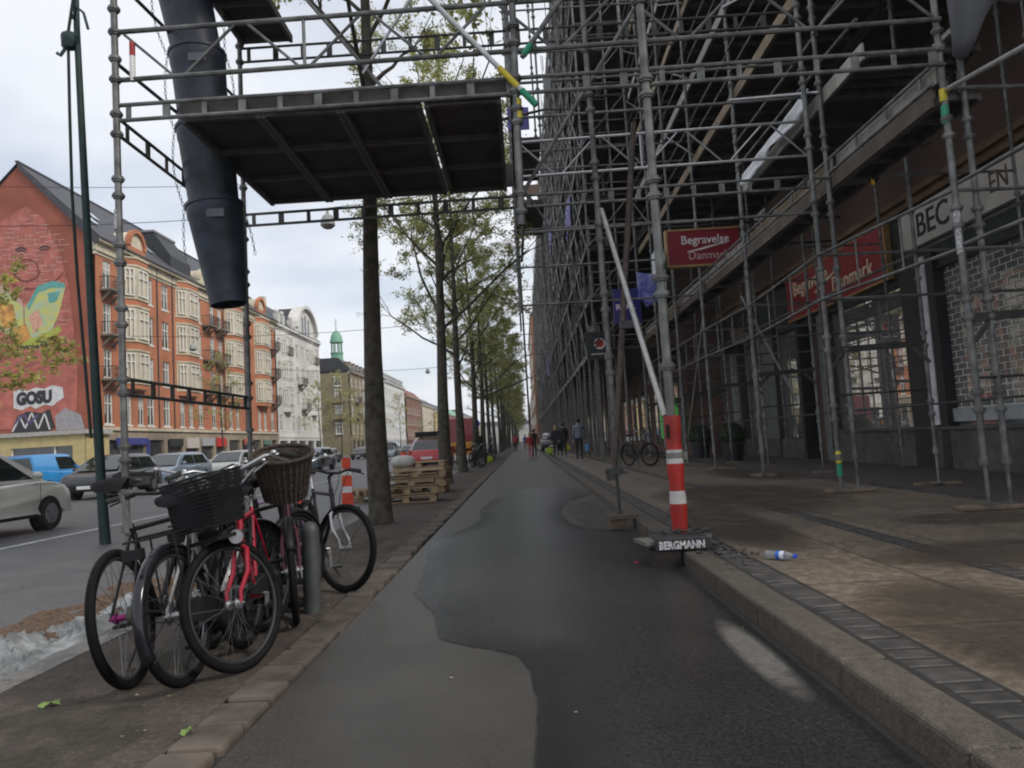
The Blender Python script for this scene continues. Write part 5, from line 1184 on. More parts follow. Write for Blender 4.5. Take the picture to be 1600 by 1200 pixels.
    def mud(c, a0, a1, nm, st):
        b = MB(); n = 20; vs = []
        for i in range(n+1):
            a = a0+(a1-a0)*i/n
            for (yy, rr_) in ((-.032,.345),(-.02,.362),(0,.368),(.02,.362),(.032,.345)): vs.append(c+V((rr_*cos(a), yy, rr_*sin(a))))
        b.add(vs, [(i*5+j, i*5+j+1, (i+1)*5+j+1, (i+1)*5+j) for i in range(n) for j in range(4)])
        for s in (-1,1): b.tube(c+V((0,s*.05,0)), c+V((.36*cos(a0),s*.033,.36*sin(a0))), .003, 4)
        if st: steered(b)
        o = b.build(nm, fenders, T, smooth=True, angle=80); m_ = o.modifiers.new('s','SOLIDIFY'); m_.thickness = .003
    if fenders: mud(RA, rad(205), rad(25), 'mudguard', False); mud(FA, rad(165), rad(30), 'mudguard', True)
    if rack:
        b = MB(); zt = .76
        for s in (-1,1):
            b.path([V((-.30,s*.05,zt)), V((-.75,s*.065,zt)), V((-.80,s*.03,zt))], .007, 6); b.tube((-.55,s*.06,zt),RA+V((0,s*.065,0)),.006,6); b.tube((-.38,s*.05,zt),RA+V((.02,s*.065,.02)),.005,6)
        for x in (-.35,-.5,-.65,-.79): b.tube((x,-.06,zt),(x,.06,zt),.006,6)
        b.tube((-.3,-.0,zt+.01),(-.78,0,zt+.01),.008,6); b.box((-.82,0,.70),(.03,.1,.05)); b.build('carrier', BLK, T, smooth=True)
    b = MB(); b.tube(BBk+V((-.08,.03,-.0)), V((-.22,.17,.01)), .008, 6); b.build('kickstand', STEELD, T)
    if basket == 'mesh':
        b = MB(); x0, x1, hw, z0, z1 = .42,.68,.16,.78,1.05
        P = lambda u, v, z_: V(((x0+x1)/2+u*(x1-x0)/2*(.82+.18*(z_-z0)/(z1-z0)), v*hw*(.8+.2*(z_-z0)/(z1-z0)), z_))
        for k in range(15):
            z_ = z0+(z1-z0)*k/14; rr_ = .007 if k in (0,14) else .0038; b.path([P(-1,-1,z_),P(1,-1,z_),P(1,1,z_),P(-1,1,z_)], rr_, 4, closed=True)
        for k in range(21):
            t = -1+2*k/20
            for e in (-1,1): b.tube(P(t,e,z0),P(t,e,z1),.0038,3); b.tube(P(e,t,z0),P(e,t,z1),.0038,3)
        for k in range(14): t = -1+2*k/13; b.tube(P(t,-1,z0),P(t,1,z0),.003,3); b.tube(P(-1,t,z0),P(1,t,z0),.003,3)
        b.bx(.42,.64,-.11,.11,.70,.72); b.add([P(-.9,-.9,.79),P(.9,-.9,.79),P(.9,.9,.79),P(-.9,.9,.79),P(-.9,-.9,.97),P(.9,-.9,.97),P(.9,.9,.95),P(-.9,.9,.96)], [(0,1,2,3),(0,1,5,4),(1,2,6,5),(2,3,7,6),(3,0,4,7)]); b.tube((.5,0,.8),(.42,0,.84),.012,6)
        steered(b).build('basket', BLK, T)
    if basket == 'wicker':
        b = MB(); M = Matrix.Rotation(.32,3,'Y')@Matrix(((1,0,0),(0,1.06,0),(0,0,1.12))); c_ = V((.60,0,.84))
        n = 12; pf = [(0,0),(.12,.0)]+[(.12+.055*i/n+.005*(i % 2), .27*i/n) for i in range(1,n+1)]+[(.185,.275),(.18,.26),(.165,.25)]+[(.165-.05*i/n, .25-.23*i/n) for i in range(1,n+1)]+[(0,.02)]
        b.lathe(pf, 30, c_, M)
        for k in range(30): a = 2*pi*k/30; b.path([c_+M@V(((.125+.055*t/4)*cos(a),(.125+.055*t/4)*sin(a),.27*t/4)) for t in range(5)], .007, 4)
        b.path([c_+M@V((.183*cos(2*pi*k/30),.183*sin(2*pi*k/30),.27)) for k in range(30)], .013, 6, closed=True)
        steered(b).build('basket', WICK, T, smooth=True, angle=50)
    if lamp: b = MB(); b.lathe([(0,.04),(.03,.03),(.04,-.03),(.036,-.045),(0,-.045)], 14, V((.50,.0,.70)), Matrix.Rotation(-pi/2,3,'Y')); b.build('lamp', [SIL], T, smooth=True)
    return T
MAG = mat('magenta_anodised', (.28,.02,.15), .4, .5)
bicycle('slim black bicycle with magenta rear hub, leaning left at the outer end of the row', (-2.03,3.78), 'rear', (-.10,1), -.15, .15, BLK, bars='flat', saddle_z=1.02, hubm=MAG, guard=False)
bicycle('white framed bicycle with glossy black mudguards and rear carrier, second from the camera', (-1.75,3.76), 'rear', (.03,1), -.14, -.25, mat('cream_white_frame', (.55,.54,.5), .4), fenders=mat('gloss_black', (.012,.012,.016), .15), rack=True, saddle_z=.92)
bicycle('red bicycle with black mesh basket over its turned front wheel', (-1.53,3.98), 'front', (.245,-.97), .06, -.66, mat('cherry_red_frame', (.33,.012,.03), .3, 0, .1, 8), basket='mesh', fenders=None, saddle_z=.94, lamp=True)
bicycle('dark bicycle carrying a large brown wicker basket at the front', (-1.57,4.94), 'front', (.31,-.95), .05, .0, mat('maroon_frame', (.06,.012,.02), .4), basket='wicker', fenders=BLK, saddle_z=.95, rack=True)
bicycle('black bicycle with silver fork and wide flat handlebar next to the bollard', (-1.49,5.93), 'front', (.5,-.86), .04, .45, BLK, forkc=SIL, bars='flat', saddle_z=.96)
bicycle('lilac and black bicycle standing farthest back in the group', (-2.02,5.25), 'rear', (.12,1), -.06, .3, mat('lilac_frame', (.22,.17,.26), .4), fenders=BLK, rack=True, saddle_z=.94)
bicycle('old black bicycle with carrier in the middle of the tangle', (-1.9,4.45), 'rear', (.02,1), -.1, .5, BLK, fenders=BLK, rack=True, saddle_z=.9)
bicycle('black bicycle half hidden between the white framed one and the red one', (-1.70,4.42), 'rear', (.0,1), -.10, -.3, BLK, rack=True, fenders=BLK, saddle_z=.9)
bicycle('dark city bicycle squeezed behind the white framed one', (-2.1,4.9), 'front', (.2,-1), .1, .3, BLK, fenders=BLK, saddle_z=.95, bars='city')
bk = bicycle('dark bicycle leaning against the inner scaffold posts on the pavement', (3.25,23.3), 'rear', (.5,-.9), .05, .2, BLK, fenders=BLK, z=.118); bk['group'] = 'bicycles on the pavement'
for k, (x, y) in enumerate(((-2.0,33),(-2.1,36),(-1.9,41.5),(-2.2,43))):
    bk = bicycle(('dark bicycle by the street trees, nearest of four','second dark bicycle among the street trees','third dark bicycle among the street trees','farthest dark bicycle among the street trees')[k], (x,y), 'front', (.4,-.9), .05, .4, BLK, fenders=BLK)
# bicycle rack bollard
T = thing('bicycle_rack', 'grey round topped steel bollard with two side rails among the bicycles', 'bicycle rack', (-1.56,5.28,-.005))
b = MB(); b.lathe([(.062,0),(.062,.56),(.058,.59),(.045,.615),(.025,.63),(0,.635)], 20); b.build('bollard', mat('bollard_grey', (.06,.065,.063), .55, .1, .2, 8, dirt=.2), T, smooth=True)
for z in (.22,.44): b = MB(); b.tube((-.05,.0,z),(-.75,.12,z),.024,10); b.build('rail', mat('bollard_grey', (0,0,0)), T, smooth=True)
b = MB(); b.lathe([(.05,0),(.05,.5),(.03,.53),(0,.54)], 16, (-.78,.13,0)); b.build('end_post', mat('bollard_grey', (0,0,0)), T, smooth=True)
# ================================================================== vehicles
CARG = glassy('car_glass', (.015,.02,.02), 1.7, .03)
def paint(name, c, rough=.32):
    m = mat(name, c, rough, 0, .05, 3, dirt=.12); m.node_tree.nodes['Principled BSDF'].inputs['Coat Weight'].default_value = .6; m.node_tree.nodes['Principled BSDF'].inputs['Coat Roughness'].default_value = .08; return m
TYR = mat('car_tyre', (.02,.02,.02), .8); HUBC = mat('wheel_cover', (.3,.3,.31), .4, .5)
def pillow(b, prof, ys, shr):
    n = len(prof); cx = sum(p[0] for p in prof)/n; cz = sum(p[1] for p in prof)/n; vs = []
    for y, s in zip(ys, shr):
        for x, z in prof:
            dx, dz = x-cx, z-cz; l_ = sqrt(dx*dx+dz*dz)+1e-6
            if z > .32: vs.append((x-dx/l_*s, y, z-dz/l_*s))
            else: vs.append((x, y, z))
    k = len(ys); b.add(vs, [(j*n+i, j*n+(i+1) % n, (j+1)*n+(i+1) % n, (j+1)*n+i) for j in range(k-1) for i in range(n)]+[tuple(range(n))[::-1], tuple(range((k-1)*n, k*n))])
def car(label, loc, heading, pm, L_=4.1, W_=1.74, H_=1.48, kind='hatch', lit=False, cat='car', name='parked_car', group=None, roofload=False, roofm=None, detail=True, ov=.82):
    T = thing(name, label, cat, loc, heading, group); h = L_/2; w = W_/2; fx, rx = h-ov, -h+.72; ar = .345
    def arch(x): return [(x+ar*cos(a), .30+ar*sin(a)) for a in [pi*(1-i/10) for i in range(11)]]
    bl = .93 if kind != 'van' else 1.02
    if kind == 'saloon': rear = [(-h+.02,.95),(-h+.55,1.0)]
    else: rear = [(-h+.05,.85),(-h+.12,bl+.03)]
    hood = [(h-.95,bl-.01),(h-.5,.83),(h-.18,.74),(h-.04,.62),(h,.48),(h-.05,.28)]
    prof = [(-h+.08,.27)]+arch(rx)+arch(fx)+hood[::-1]+[(0,bl),(-h+.9,bl+.02)]+rear[::-1]+[(-h,.6),(-h+.01,.4)]
    # order : bottom left to right, up the nose, back over the top
    prof = [(-h+.08,.27)]+arch(rx)+arch(fx)+[(h-.05,.28),(h,.48),(h-.0,.60),(h-.05,.72),(h-.2,.82),(h-.48,.89),(h-.8,bl-.005),(0,bl),(-h+.9,bl+.02)]+rear[::-1]+[(-h,.6),(-h+.01,.4)]
    b = MB(); pillow(b, prof, [-w,-w+.035,-w+.12,-w+.3,0,w-.3,w-.12,w-.035,w], [.10,.045,.015,0,-.012,0,.015,.045,.10]); b.build('body', pm, T, smooth=True, angle=50)
    # greenhouse
    cowl = h-.74; top0 = cowl-.98 if kind != 'van' else cowl-.5
    rt = -h+.55 if kind == 'hatch' else (-h+1.15 if kind == 'saloon' else -h+.2); rb_ = -h+.14 if kind != 'saloon' else -h+.6
    gp = [(cowl,bl-.03),(cowl-.33,bl+.20),(cowl-.68,bl+.38),(top0,H_-.055),(top0-.3,H_-.01),((top0+rt)/2,H_),(rt+.2,H_-.02),(rt,H_-.08),(rb_,bl)]
    tp = .34
    def hw(z): return w-.06-(z-bl)*tp
    b = MB(); n = len(gp); vs = []
    for f_ in (-1,-.93,0,.93,1):
        for x, z in gp: dz = .03 if abs(f_) == 1 else 0; vs.append((x, f_*hw(z), z-(dz if z > H_-.1 else 0)))
    b.add(vs, [(j*n+i, j*n+(i+1) % n, (j+1)*n+(i+1) % n, (j+1)*n+i) for j in range(4) for i in range(n)]+[tuple(range(n))[::-1], tuple(range(4*n, 5*n))])
    b.build('roof', roofm or pm, T, smooth=True, angle=50)
    # glass
    zt = H_-.13; zb = bl+.04
    def xs(z):  # front and rear edge of the side glass at height z
        t = (z-bl)/(H_-.07-bl); return cowl-.12+(top0-cowl)*t-.06, rb_+.12+(rt-rb_)*t+.05
    for s in (-1,1):
        f0, r0 = xs(zb); f1, r1 = xs(zt); m0 = (f0+r0)/2-.05
        for (a0, a1, c1, c0) in (((f0-.1),(f1),(m0+.05),(m0+.05)),((m0-.03),(m0-.03),(r1),(r0+.1))):
            if kind == 'van' and a0 < f0-.2: continue
            b = MB(); b.add([(a0,s*(hw(zb)+.006),zb),(a1,s*(hw(zt)+.006),zt),(c1,s*(hw(zt)+.006),zt),(c0,s*(hw(zb)+.006),zb)], [(0,1,2,3)]); b.build('side_window', CARG, T)
    b = MB(); b.add([(cowl-.05+.02,-hw(bl)+.1,bl+.02),(cowl-.05+.02,hw(bl)-.1,bl+.02),(top0+.05,hw(zt)-.08,H_-.10),(top0+.05,-hw(zt)+.08,H_-.10)], [(0,1,2,3)])
    b.v = [(x+.035, y, z+.02) for x, y, z in b.v]; b.build('windscreen', CARG, T)
    b = MB(); t0 = .12; b.add([(rb_+(rt-rb_)*t0-.012,-hw(bl)+.14,bl+(H_-.08-bl)*t0),(rb_+(rt-rb_)*t0-.012,hw(bl)-.14,bl+(H_-.08-bl)*t0),(rb_+(rt-rb_)*.88-.012,hw(zt)-.12,bl+(H_-.08-bl)*.88),(rb_+(rt-rb_)*.88-.012,-hw(zt)+.12,bl+(H_-.08-bl)*.88)], [(0,1,2,3)]); b.build('rear_window', CARG, T)
    for x in (rx, fx):
        for s in (-1,1):
            b = MB(); M = Matrix.Rotation(s*pi/2,3,'X'); b.lathe([(.19,-.0),(.29,.01),(.305,-.03),(.305,-.17),(.29,-.2),(0,-.2)], 22, (x,s*(w-.02),.305), Matrix.Rotation(-s*pi/2,3,'X'))
            wo = b.build('wheel', TYR, T, smooth=True); b = MB(); b.lathe([(0,.0),(.04,.012),(.06,-.01),(.17,.002),(.2,-.005),(.2,-.03)], 20, (x,s*(w-.02),.305), Matrix.Rotation(-s*pi/2,3,'X'))
            for k in range(5): a = 2*pi*k/5; b.bar((x+.04*cos(a),s*(w-.012),.305+.04*sin(a)),(x+.18*cos(a),s*(w-.008),.305+.18*sin(a)),.05,.012,up=(0,1,0))
            b.build('rim', HUBC, wo, smooth=True)
            b = MB(); b.lathe([(0,0),(ar-.01,0)], 20, (x,s*(w-.24),.305), Matrix.Rotation(-s*pi/2,3,'X')); b.build('wheel_well', BLK, T)
    HL = mat('headlight_lit', (.9,.8,.6), .3, emit=(1,.55,.18), estr=3.) if lit else mat('headlight_glass', (.55,.57,.58), .15)
    for s in (-1,1):
        b = MB(); b.ball((h-.13,s*(w-.22),.64), .1, (.7,1.2,.75) if not lit else (.9,1.,1.)); b.build('headlight', HL, T, smooth=True)
        b = MB(); b.ball((-h+.09,s*(w-.13),.83), .09, (.5,1.,1.8)); b.build('tail_light', mat('tail_red', (.35,.01,.01), .2), T, smooth=True)
        b = MB(); b.ball((cowl-.42,s*(w+.06),bl+.1), .09, (.6,1.1,.75)); b.build('mirror', pm, T, smooth=True)
    b = MB(); b.bx(h-.02,h+.01,-.45,.45,.30,.42); b.bx(h-.03,h+.0,-.35,.35,.5,.58); b.build('grille', BLK, T)
    b = MB(); b.bx(h+.011,h+.02,-.25,.25,.36,.47); b.build('number_plate', WHITE, T)
    b = MB(); b.bx(-h-.02,-h+.02,-.25,.25,.55,.66); b.build('number_plate', WHITE, T)
    b = MB(); b.bx(-h-.005,-h+.03,-w+.12,w-.12,.3,.42); b.build('bumper', BLK, T)
    if detail:
        for s in (-1,1):
            for x in (cowl-.25, (cowl+rb_)/2-.15): b = MB(); b.bx(x-.006,x+.006,s*(w+.001),s*(w-.002),.35,bl-.03); b.build('door_seam', BLK, T)
            b = MB(); b.bx(rx+.4,fx-.4,s*(w+.004),s*(w-.002),.27,.33); b.build('side_trim', BLK, T)
            b = MB(); b.box(((cowl+rb_)/2+.0,s*(w+.012),bl-.14),(.16,.03,.03)); b.build('door_handle', pm, T)
    if roofload: b = MB(); b.bx(-h+.5,.6,-.55,.55,H_+.08,H_+.3); b.tube((0,-.6,H_+.04),(0,.6,H_+.04),.03,6); b.build('roof_load', BLK, T)
    return T
E2 = pi/2
car('silver hatchback driving past on the carriageway at the left edge', (-9.80,12.42,-.04), E2, paint('silver_paint', (.52,.52,.48)), 4.1, 1.76, 1.53, name='moving_car', ov=.64)
car('small bright blue van parked by the yellow shop front', (-20.4,31.2,-.04), E2, paint('sky_blue_paint', (.03,.27,.62)), 3.9, 1.7, 1.72, 'van', name='parked_van', cat='van')
car('black hatchback facing the camera, left of the dark green pole', (-14.9,26.6,-.04), -E2+.05, paint('black_paint', (.02,.021,.024)), 4.0, 1.74, 1.5)
car('blue silver car seen behind the left scaffold post', (-15.8,33.,-.04), -E2, paint('blue_silver_paint', (.2,.25,.32)), 4.3, 1.76, 1.5)
car('cream white car behind the bicycle handlebars', (-15.6,39.5,-.04), -E2, paint('cream_paint', (.55,.56,.5)), 4.2, 1.76, 1.5)
car('oncoming car with orange glowing headlights behind the wicker basket', (-13.2,46,-.04), -E2, paint('grey_blue_paint', (.13,.16,.2)), 4.3, 1.76, 1.45, lit=True, name='moving_car')
car('dark car between the two oncoming cars with lights', (-16.2,54,-.04), -E2, paint('dark_grey_paint', (.04,.042,.045)), 4.4, 1.78, 1.45, 'saloon', name='moving_car')
car('oncoming pale car with lit headlights right of the nearest tree trunk', (-12.9,70,-.04), -E2, paint('pale_blue_paint', (.35,.4,.42)), 4.3, 1.78, 1.75, 'van', lit=True, name='moving_van', cat='van')
for k, (x, y) in enumerate(((-19.6,62),(-19.8,74),(-19.6,88.5),(-16.4,105))):
    car(('dark parked car in front of the orange brick block, nearest of the far row','grey car parked second in the far row','dark brownish car parked third in the far row','dark distant car on the carriageway, farthest of its row')[k], (x,y,-.04), -E2, paint('row_paint_%d' % (k % 3), ((.03,.03,.035),(.12,.12,.13),(.05,.03,.03))[k % 3]), 4.3, 1.75, 1.46, 'saloon' if k % 2 else 'hatch', group='cars in the far row', detail=False)
car('red estate car with black load on its pale roof, parked past the pallets', (-4.45,35.3,-.04), E2, paint('signal_red', (.55,.012,.022)), 4.0, 1.74, 1.5, 'hatch', roofload=True, roofm=paint('pale_roof', (.42,.3,.3)))
car('dark car parked on the pavement far down past the walking people', (2.2,60,.12), -E2, paint('black_paint', (0,0,0)), 4.2, 1.75, 1.45)
# red lorry
T = thing('parked_lorry', 'tall red box lorry parked behind the red car, between the tree trunks', 'lorry', (-4.3,50,-.04), E2)
RP_ = paint('lorry_red', (.28,.012,.02), .5)
b = MB(); b.bx(-3.2,1.6,-1.15,1.15,.9,2.75); o = b.build('cargo_box', RP_, T); o.modifiers.new('b','BEVEL').width = .04
b = MB(); pillow(b, [(1.65,.5),(3.2,.5),(3.25,1.3),(3.0,2.2),(2.8,2.5),(1.65,2.5)], [-1.1,-1.02,0,1.02,1.1], [.08,.02,0,.02,.08]); b.build('cab', RP_, T, smooth=True)
b = MB(); b.bx(3.05,3.2,-.9,.9,1.45,2.1); b.bx(2.0,2.9,-1.12,1.12,1.5,2.1); b.build('window', CARG, T)
b = MB(); b.bx(-3.25,-3.21,-1.,1.,1.0,1.25); b.build('rear_board', mat('yellow_chevron', (.6,.35,.03), .5), T)
for x in (-2.2,2.3):
    for s in (-1,1): b = MB(); b.lathe([(0,.02),(.3,.02),(.46,0),(.48,-.04),(.48,-.26),(0,-.26)], 20, (x,s*1.1,.48), Matrix.Rotation(-s*pi/2,3,'X')); b.build('wheel', TYR, T, smooth=True)
for s in (-1,1): b = MB(); b.bx(-3.24,-3.2,s*1.0-.1,s*1.0+.1,.75,.9); b.build('tail_light', mat('tail_red', (0,0,0)), T)
# ================================================================== people
SKIN = mat('skin', (.42,.26,.19), .6); HAIRS = {'dark': mat('dark_hair', (.03,.02,.015), .7), 'blond': mat('blond_hair', (.35,.24,.12), .7), 'grey': mat('grey_hair', (.25,.24,.23), .7)}
def person(label, loc, face, top, trousers, hair='dark', h=1.75, stride=.25, sex=0, bend=0, coat=False, arm=.12, group=None):
    """face: heading angle (radians) the figure faces; local +x forward, +y left"""
    T = thing('person', label, 'person', loc, face, group); k = h/1.75
    s = stride
    J = {'pel':(0,0,.96),'sp':(.0+bend*.3,0,1.15),'ch':(.01+bend*.6,0,1.36),'nk':(.01+bend,0,1.5),'hd0':(.02+bend,0,1.58),'hd':(.035+bend,0,1.65),'hd1':(.02+bend,0,1.72)}
    for sd, q in (('l',1),('r',-1)):
        f_ = s*q; J['hip'+sd] = (0,.09*q,.93); J['kn'+sd] = (f_*.55+.04,.095*q,.50); J['an'+sd] = (f_-.02,.09*q,.09+(.03 if f_ < 0 else 0)); J['to'+sd] = (f_+.15,.10*q,.035)
        J['sh'+sd] = (.0+bend*.8,.19*q,1.42); J['el'+sd] = (-f_*.35-.02+bend*.6,.24*q,1.14); J['wr'+sd] = (-f_*.8+.06+bend*.6,.25*q,.90); J['ha'+sd] = (-f_*.9+.09+bend*.6,.25*q,.80)
    RAD = {'pel':.15,'sp':.135,'ch':.155,'nk':.06,'hd0':.075,'hd':.098,'hd1':.08}
    for sd in 'lr': RAD.update({'hip'+sd:.095,'kn'+sd:.062,'an'+sd:.045,'to'+sd:.036,'sh'+sd:.07,'el'+sd:.046,'wr'+sd:.032,'ha'+sd:.034})
    E_ = [('pel','sp'),('sp','ch'),('ch','nk'),('nk','hd0'),('hd0','hd'),('hd','hd1')]
    for sd in 'lr': E_ += [('pel','hip'+sd),('hip'+sd,'kn'+sd),('kn'+sd,'an'+sd),('an'+sd,'to'+sd),('ch','sh'+sd),('sh'+sd,'el'+sd),('el'+sd,'wr'+sd),('wr'+sd,'ha'+sd)]
    # five short finger chains per hand
    for sd, q in (('l',1),('r',-1)):
        hx, hy, hz = J['ha'+sd]
        for i, (dx, ln) in enumerate(((.028,.055),(.012,.07),(-.004,.075),(-.02,.068),(-.034,.05))):
            a, c = 'f%s%d' % (sd,i), 'g%s%d' % (sd,i)
            J[a] = (hx+dx+(.02 if i == 0 else 0), hy+q*(-.0), hz-.045+(.03 if i == 0 else 0)); J[c] = (hx+dx+.015, hy-q*.015, hz-.045-ln*.8+(.02 if i == 0 else 0)); RAD[a] = .011; RAD[c] = .008
            E_ += [('ha'+sd,a),(a,c)]
    names = list(J); me = bpy.data.meshes.new('body'); me.from_pydata([tuple(c*k for c in J[n]) for n in names], [(names.index(a), names.index(b_)) for a, b_ in E_], [])
    ob = bpy.data.objects.new('body', me); sc.collection.objects.link(ob); m_ = ob.modifiers.new('skin','SKIN'); m_.use_smooth_shade = True
    for i, n in enumerate(names):
        r_ = RAD[n]*k; v_ = me.skin_vertices[0].data[i]; wide = n in ('pel','sp','ch'); v_.radius = (r_*(1. if wide else 1), r_*(.82 if wide else 1)); v_.use_root = n == 'pel'
    m2 = ob.modifiers.new('sub','SUBSURF'); m2.levels = 1; m2.render_levels = 1
    dg = bpy.context.evaluated_depsgraph_get(); nm = bpy.data.meshes.new_from_object(ob.evaluated_get(dg)); bpy.data.objects.remove(ob)
    nm.materials.clear()
    for m_ in (SKIN, top, trousers, BLK): nm.materials.append(m_)
    for p in nm.polygons:
        c = p.center/k; 
        if c.z < .10: p.material_index = 3
        elif c.z < 1.0 and abs(c.y) < .21: p.material_index = 2
        elif c.z < .87: p.material_index = 0
        elif c.z < 1.5: p.material_index = 1
        p.use_smooth = True
    bo = bpy.data.objects.new('body', nm); sc.collection.objects.link(bo); bo.parent = T
    b = MB(); hc = V((.012+bend,0,1.685))*k; b.ball(hc, .112*k, (1.02,.9,1.05), 14, 10, .03)
    b.v = [(x-(.035*k if z < hc.z+.02 and x > hc.x else 0)*1.6, y, z+(.0)) for x, y, z in b.v]
    if sex: b.ball(hc+V((-.05,0,-.12))*k, .1*k, (.6,1.,1.5), 12, 8, .03)
    b.build('hair', HAIRS[hair], T, smooth=True)
    b = MB(); hx = .035+bend
    b.ball(V((hx+.10,0,1.635))*k, .018*k, (1,.8,1.2), 6, 5); b.build('nose', SKIN, T, smooth=True)
    b = MB()
    for q in (-1,1): b.ball(V((hx+.085,q*.032,1.665))*k, .011*k, n=6, m=5)
    b.build('eyes', mat('eye_dark', (.03,.02,.02), .3), T)
    b = MB(); b.ball(V((hx+.088,0,1.597))*k, .02*k, (.4,1.1,.3), 8, 5); b.build('mouth', mat('lips', (.3,.1,.08), .6), T)
    b = MB()
    for q in (-1,1): b.ball(V((hx-.015,q*.098,1.64))*k, .025*k, (.7,.4,1.2), 6, 5)
    b.build('ears', SKIN, T)
    b = MB()
    if coat: pf = [(.15,1.5),(.215,1.43),(.20,1.15),(.205,.95),(.23,.78),(.225,.77),(.19,.95)]
    else: pf = [(.10,1.5),(.195,1.43),(.175,1.2),(.17,1.0),(.175,.93),(.165,.93)]
    b.lathe([(r_*k, z*k) for r_, z in pf], 18, (.005+bend*.45,0,0), Matrix(((.72,0,bend*.45),(0,1.0,0),(0,0,1)))); b.build('coat' if coat else 'shirt', top, T, smooth=True)
    return T
def cl(n, c): return mat(n, c, .85, 0, .15, 20)
person('man in a light grey blue shirt and black trousers walking away on the pavement', (2.42,32.8,.12), E2, cl('grey_blue_shirt', (.16,.18,.22)), cl('black_trousers', (.015,.015,.018)), 'dark', 1.8, .12)
person('person in black coat and trousers walking ahead of the man in grey', (2.1,40,.12), E2, cl('black_coat', (.015,.015,.018)), cl('black_trousers', (0,0,0)), 'dark', 1.78, .28, coat=True)
person('person with blond hair and dark clothes walking nearest the kerb', (1.75,41.2,.12), E2, cl('black_coat', (0,0,0)), cl('dark_jeans', (.02,.022,.03)), 'blond', 1.68, .25, 1, coat=True)
person('small person in red top and pink striped trousers on the cycle path', (.32,42.5,0), -E2, cl('red_top', (.35,.04,.04)), cl('pink_trousers', (.5,.2,.22)), 'blond', 1.5, .12, 1)
person('person in dark jacket beside the child in red', (.62,48,0), E2, cl('black_coat', (0,0,0)), cl('dark_jeans', (0,0,0)), 'dark', 1.75, .2)
person('distant person in a red jacket on the cycle path', (-.9,75,0), E2, cl('red_jacket', (.4,.04,.06)), cl('dark_jeans', (0,0,0)), 'dark', 1.75, .2)
person('distant person in a blue jacket right of the one in red', (.1,82,0), E2, cl('blue_jacket', (.05,.1,.35)), cl('dark_jeans', (0,0,0)), 'dark', 1.7, .2)
person('person in dark clothes standing among the bicycles by the street trees', (-2.6,42,0), E2, cl('black_coat', (0,0,0)), cl('dark_jeans', (0,0,0)), 'grey', 1.75, .05, coat=True)
person('person in a grey jacket by the farther street trees', (-2.3,50,0), 0, cl('grey_jacket', (.2,.2,.22)), cl('dark_jeans', (0,0,0)), 'dark', 1.75, .1)
def bag(label, loc, m, hw=.19, hh=.36, name='carrier_bag'):
    T = thing(name, label, 'bag', loc); b = MB(); b.add([(-hw,-.06,0),(hw,-.06,0),(hw,.06,0),(-hw,.06,0),(-hw*.9,-.03,hh),(hw*.9,-.03,hh),(hw*.9,.03,hh),(-hw*.9,.03,hh)], [(0,1,2,3),(4,5,6,7),(0,1,5,4),(1,2,6,5),(2,3,7,6),(3,0,4,7)])
    o = b.build('sack', m, T, smooth=True, angle=80); s_ = o.modifiers.new('s','SUBSURF'); s_.levels = 1; s_.render_levels = 2
    b = MB(); b.path([(-.06,0,hh-.02),(-.04,0,hh+.12),(.04,0,hh+.12),(.06,0,hh-.02)], .008, 5); b.build('handle', m, T)
bag('yellow carrier bag in the hand of the person in black', (2.32,39.9,.38), cl('yellow_bag', (.5,.38,.03)))
bag('blue carrier bag in the right hand of the man in grey', (2.76,32.7,.42), cl('blue_bag', (.12,.3,.55)), .12, .42)
bag('lime green bag standing on the kerb far ahead', (1.5,45,.12), cl('lime_bag', (.35,.5,.04)), .3, .5, 'bag')
bag('lime green bag on the ground among the bicycles by the trees', (-1.9,39.5,0), cl('lime_bag', (0,0,0)), .25, .4, 'bag')
# ================================================================== small things
# pallets
def pallet(label, loc, rz, tilt=0):
    b = MB()
    for y in (-.35,0,.35):
        for x in (-.55,0,.55): b.box((x,y,.06), (.14,.1 if y else .14,.078))
        b.box((0,y,.011), (1.2,.1,.022)); 
    for x in (-.55,0,.55): b.box((x,0,.111), (.14,.8,.022))
    for k in range(5): b.box((0,-.35+k*.175,.134), (1.2,.12 if k % 2 else .14,.022))
    o = b.build('wooden_pallet', PALW); o.location = loc; o.rotation_euler = (tilt,0,rz); return tag(o, label, 'pallet', 'wooden pallets stacked by the trees')
PALW = mat('pallet_wood', (.34,.25,.15), .8, 0, .25, 4, .2, dirt=.3)
LB = ['bottom pallet of the stack behind the nearest tree trunk','second pallet from the ground in the near stack','third pallet from the ground in the near stack','fourth pallet from the ground in the near stack','top pallet of the near stack']
for k in range(4): pallet(LB[k] if k < 3 else LB[4], (-2.38+random.uniform(-.1,.1)*1., 15.2+random.uniform(-.1,.1), .0+k*.165), .12+random.uniform(-.12,.12), 0)
for k in range(5): pallet(('lowest','second','third','fourth','highest')[k]+' pallet of the stack just left of the second tree trunk', (-2.55+.06*(k % 2), 18.0+random.uniform(-.08,.08), k*.15), -.1+random.uniform(-.1,.1))
for k in range(2): pallet(('lower','upper')[k]+' loose pallet lying nearest the carriageway', (-3.25,16.6,-.04+k*.15), .4+k*.3)
b = MB(); b.bx(-.3,.3,-.2,.2,0,.3); o = b.build('cement_sack', mat('sack_white', (.5,.5,.48), .8)); o.location = (-2.5,15.1,.68); sm_ = o.modifiers.new('s','SUBSURF'); sm_.levels = 2; sm_.render_levels = 2; tag(o, 'pale sack lying on top of the near pallet stack', 'sack')
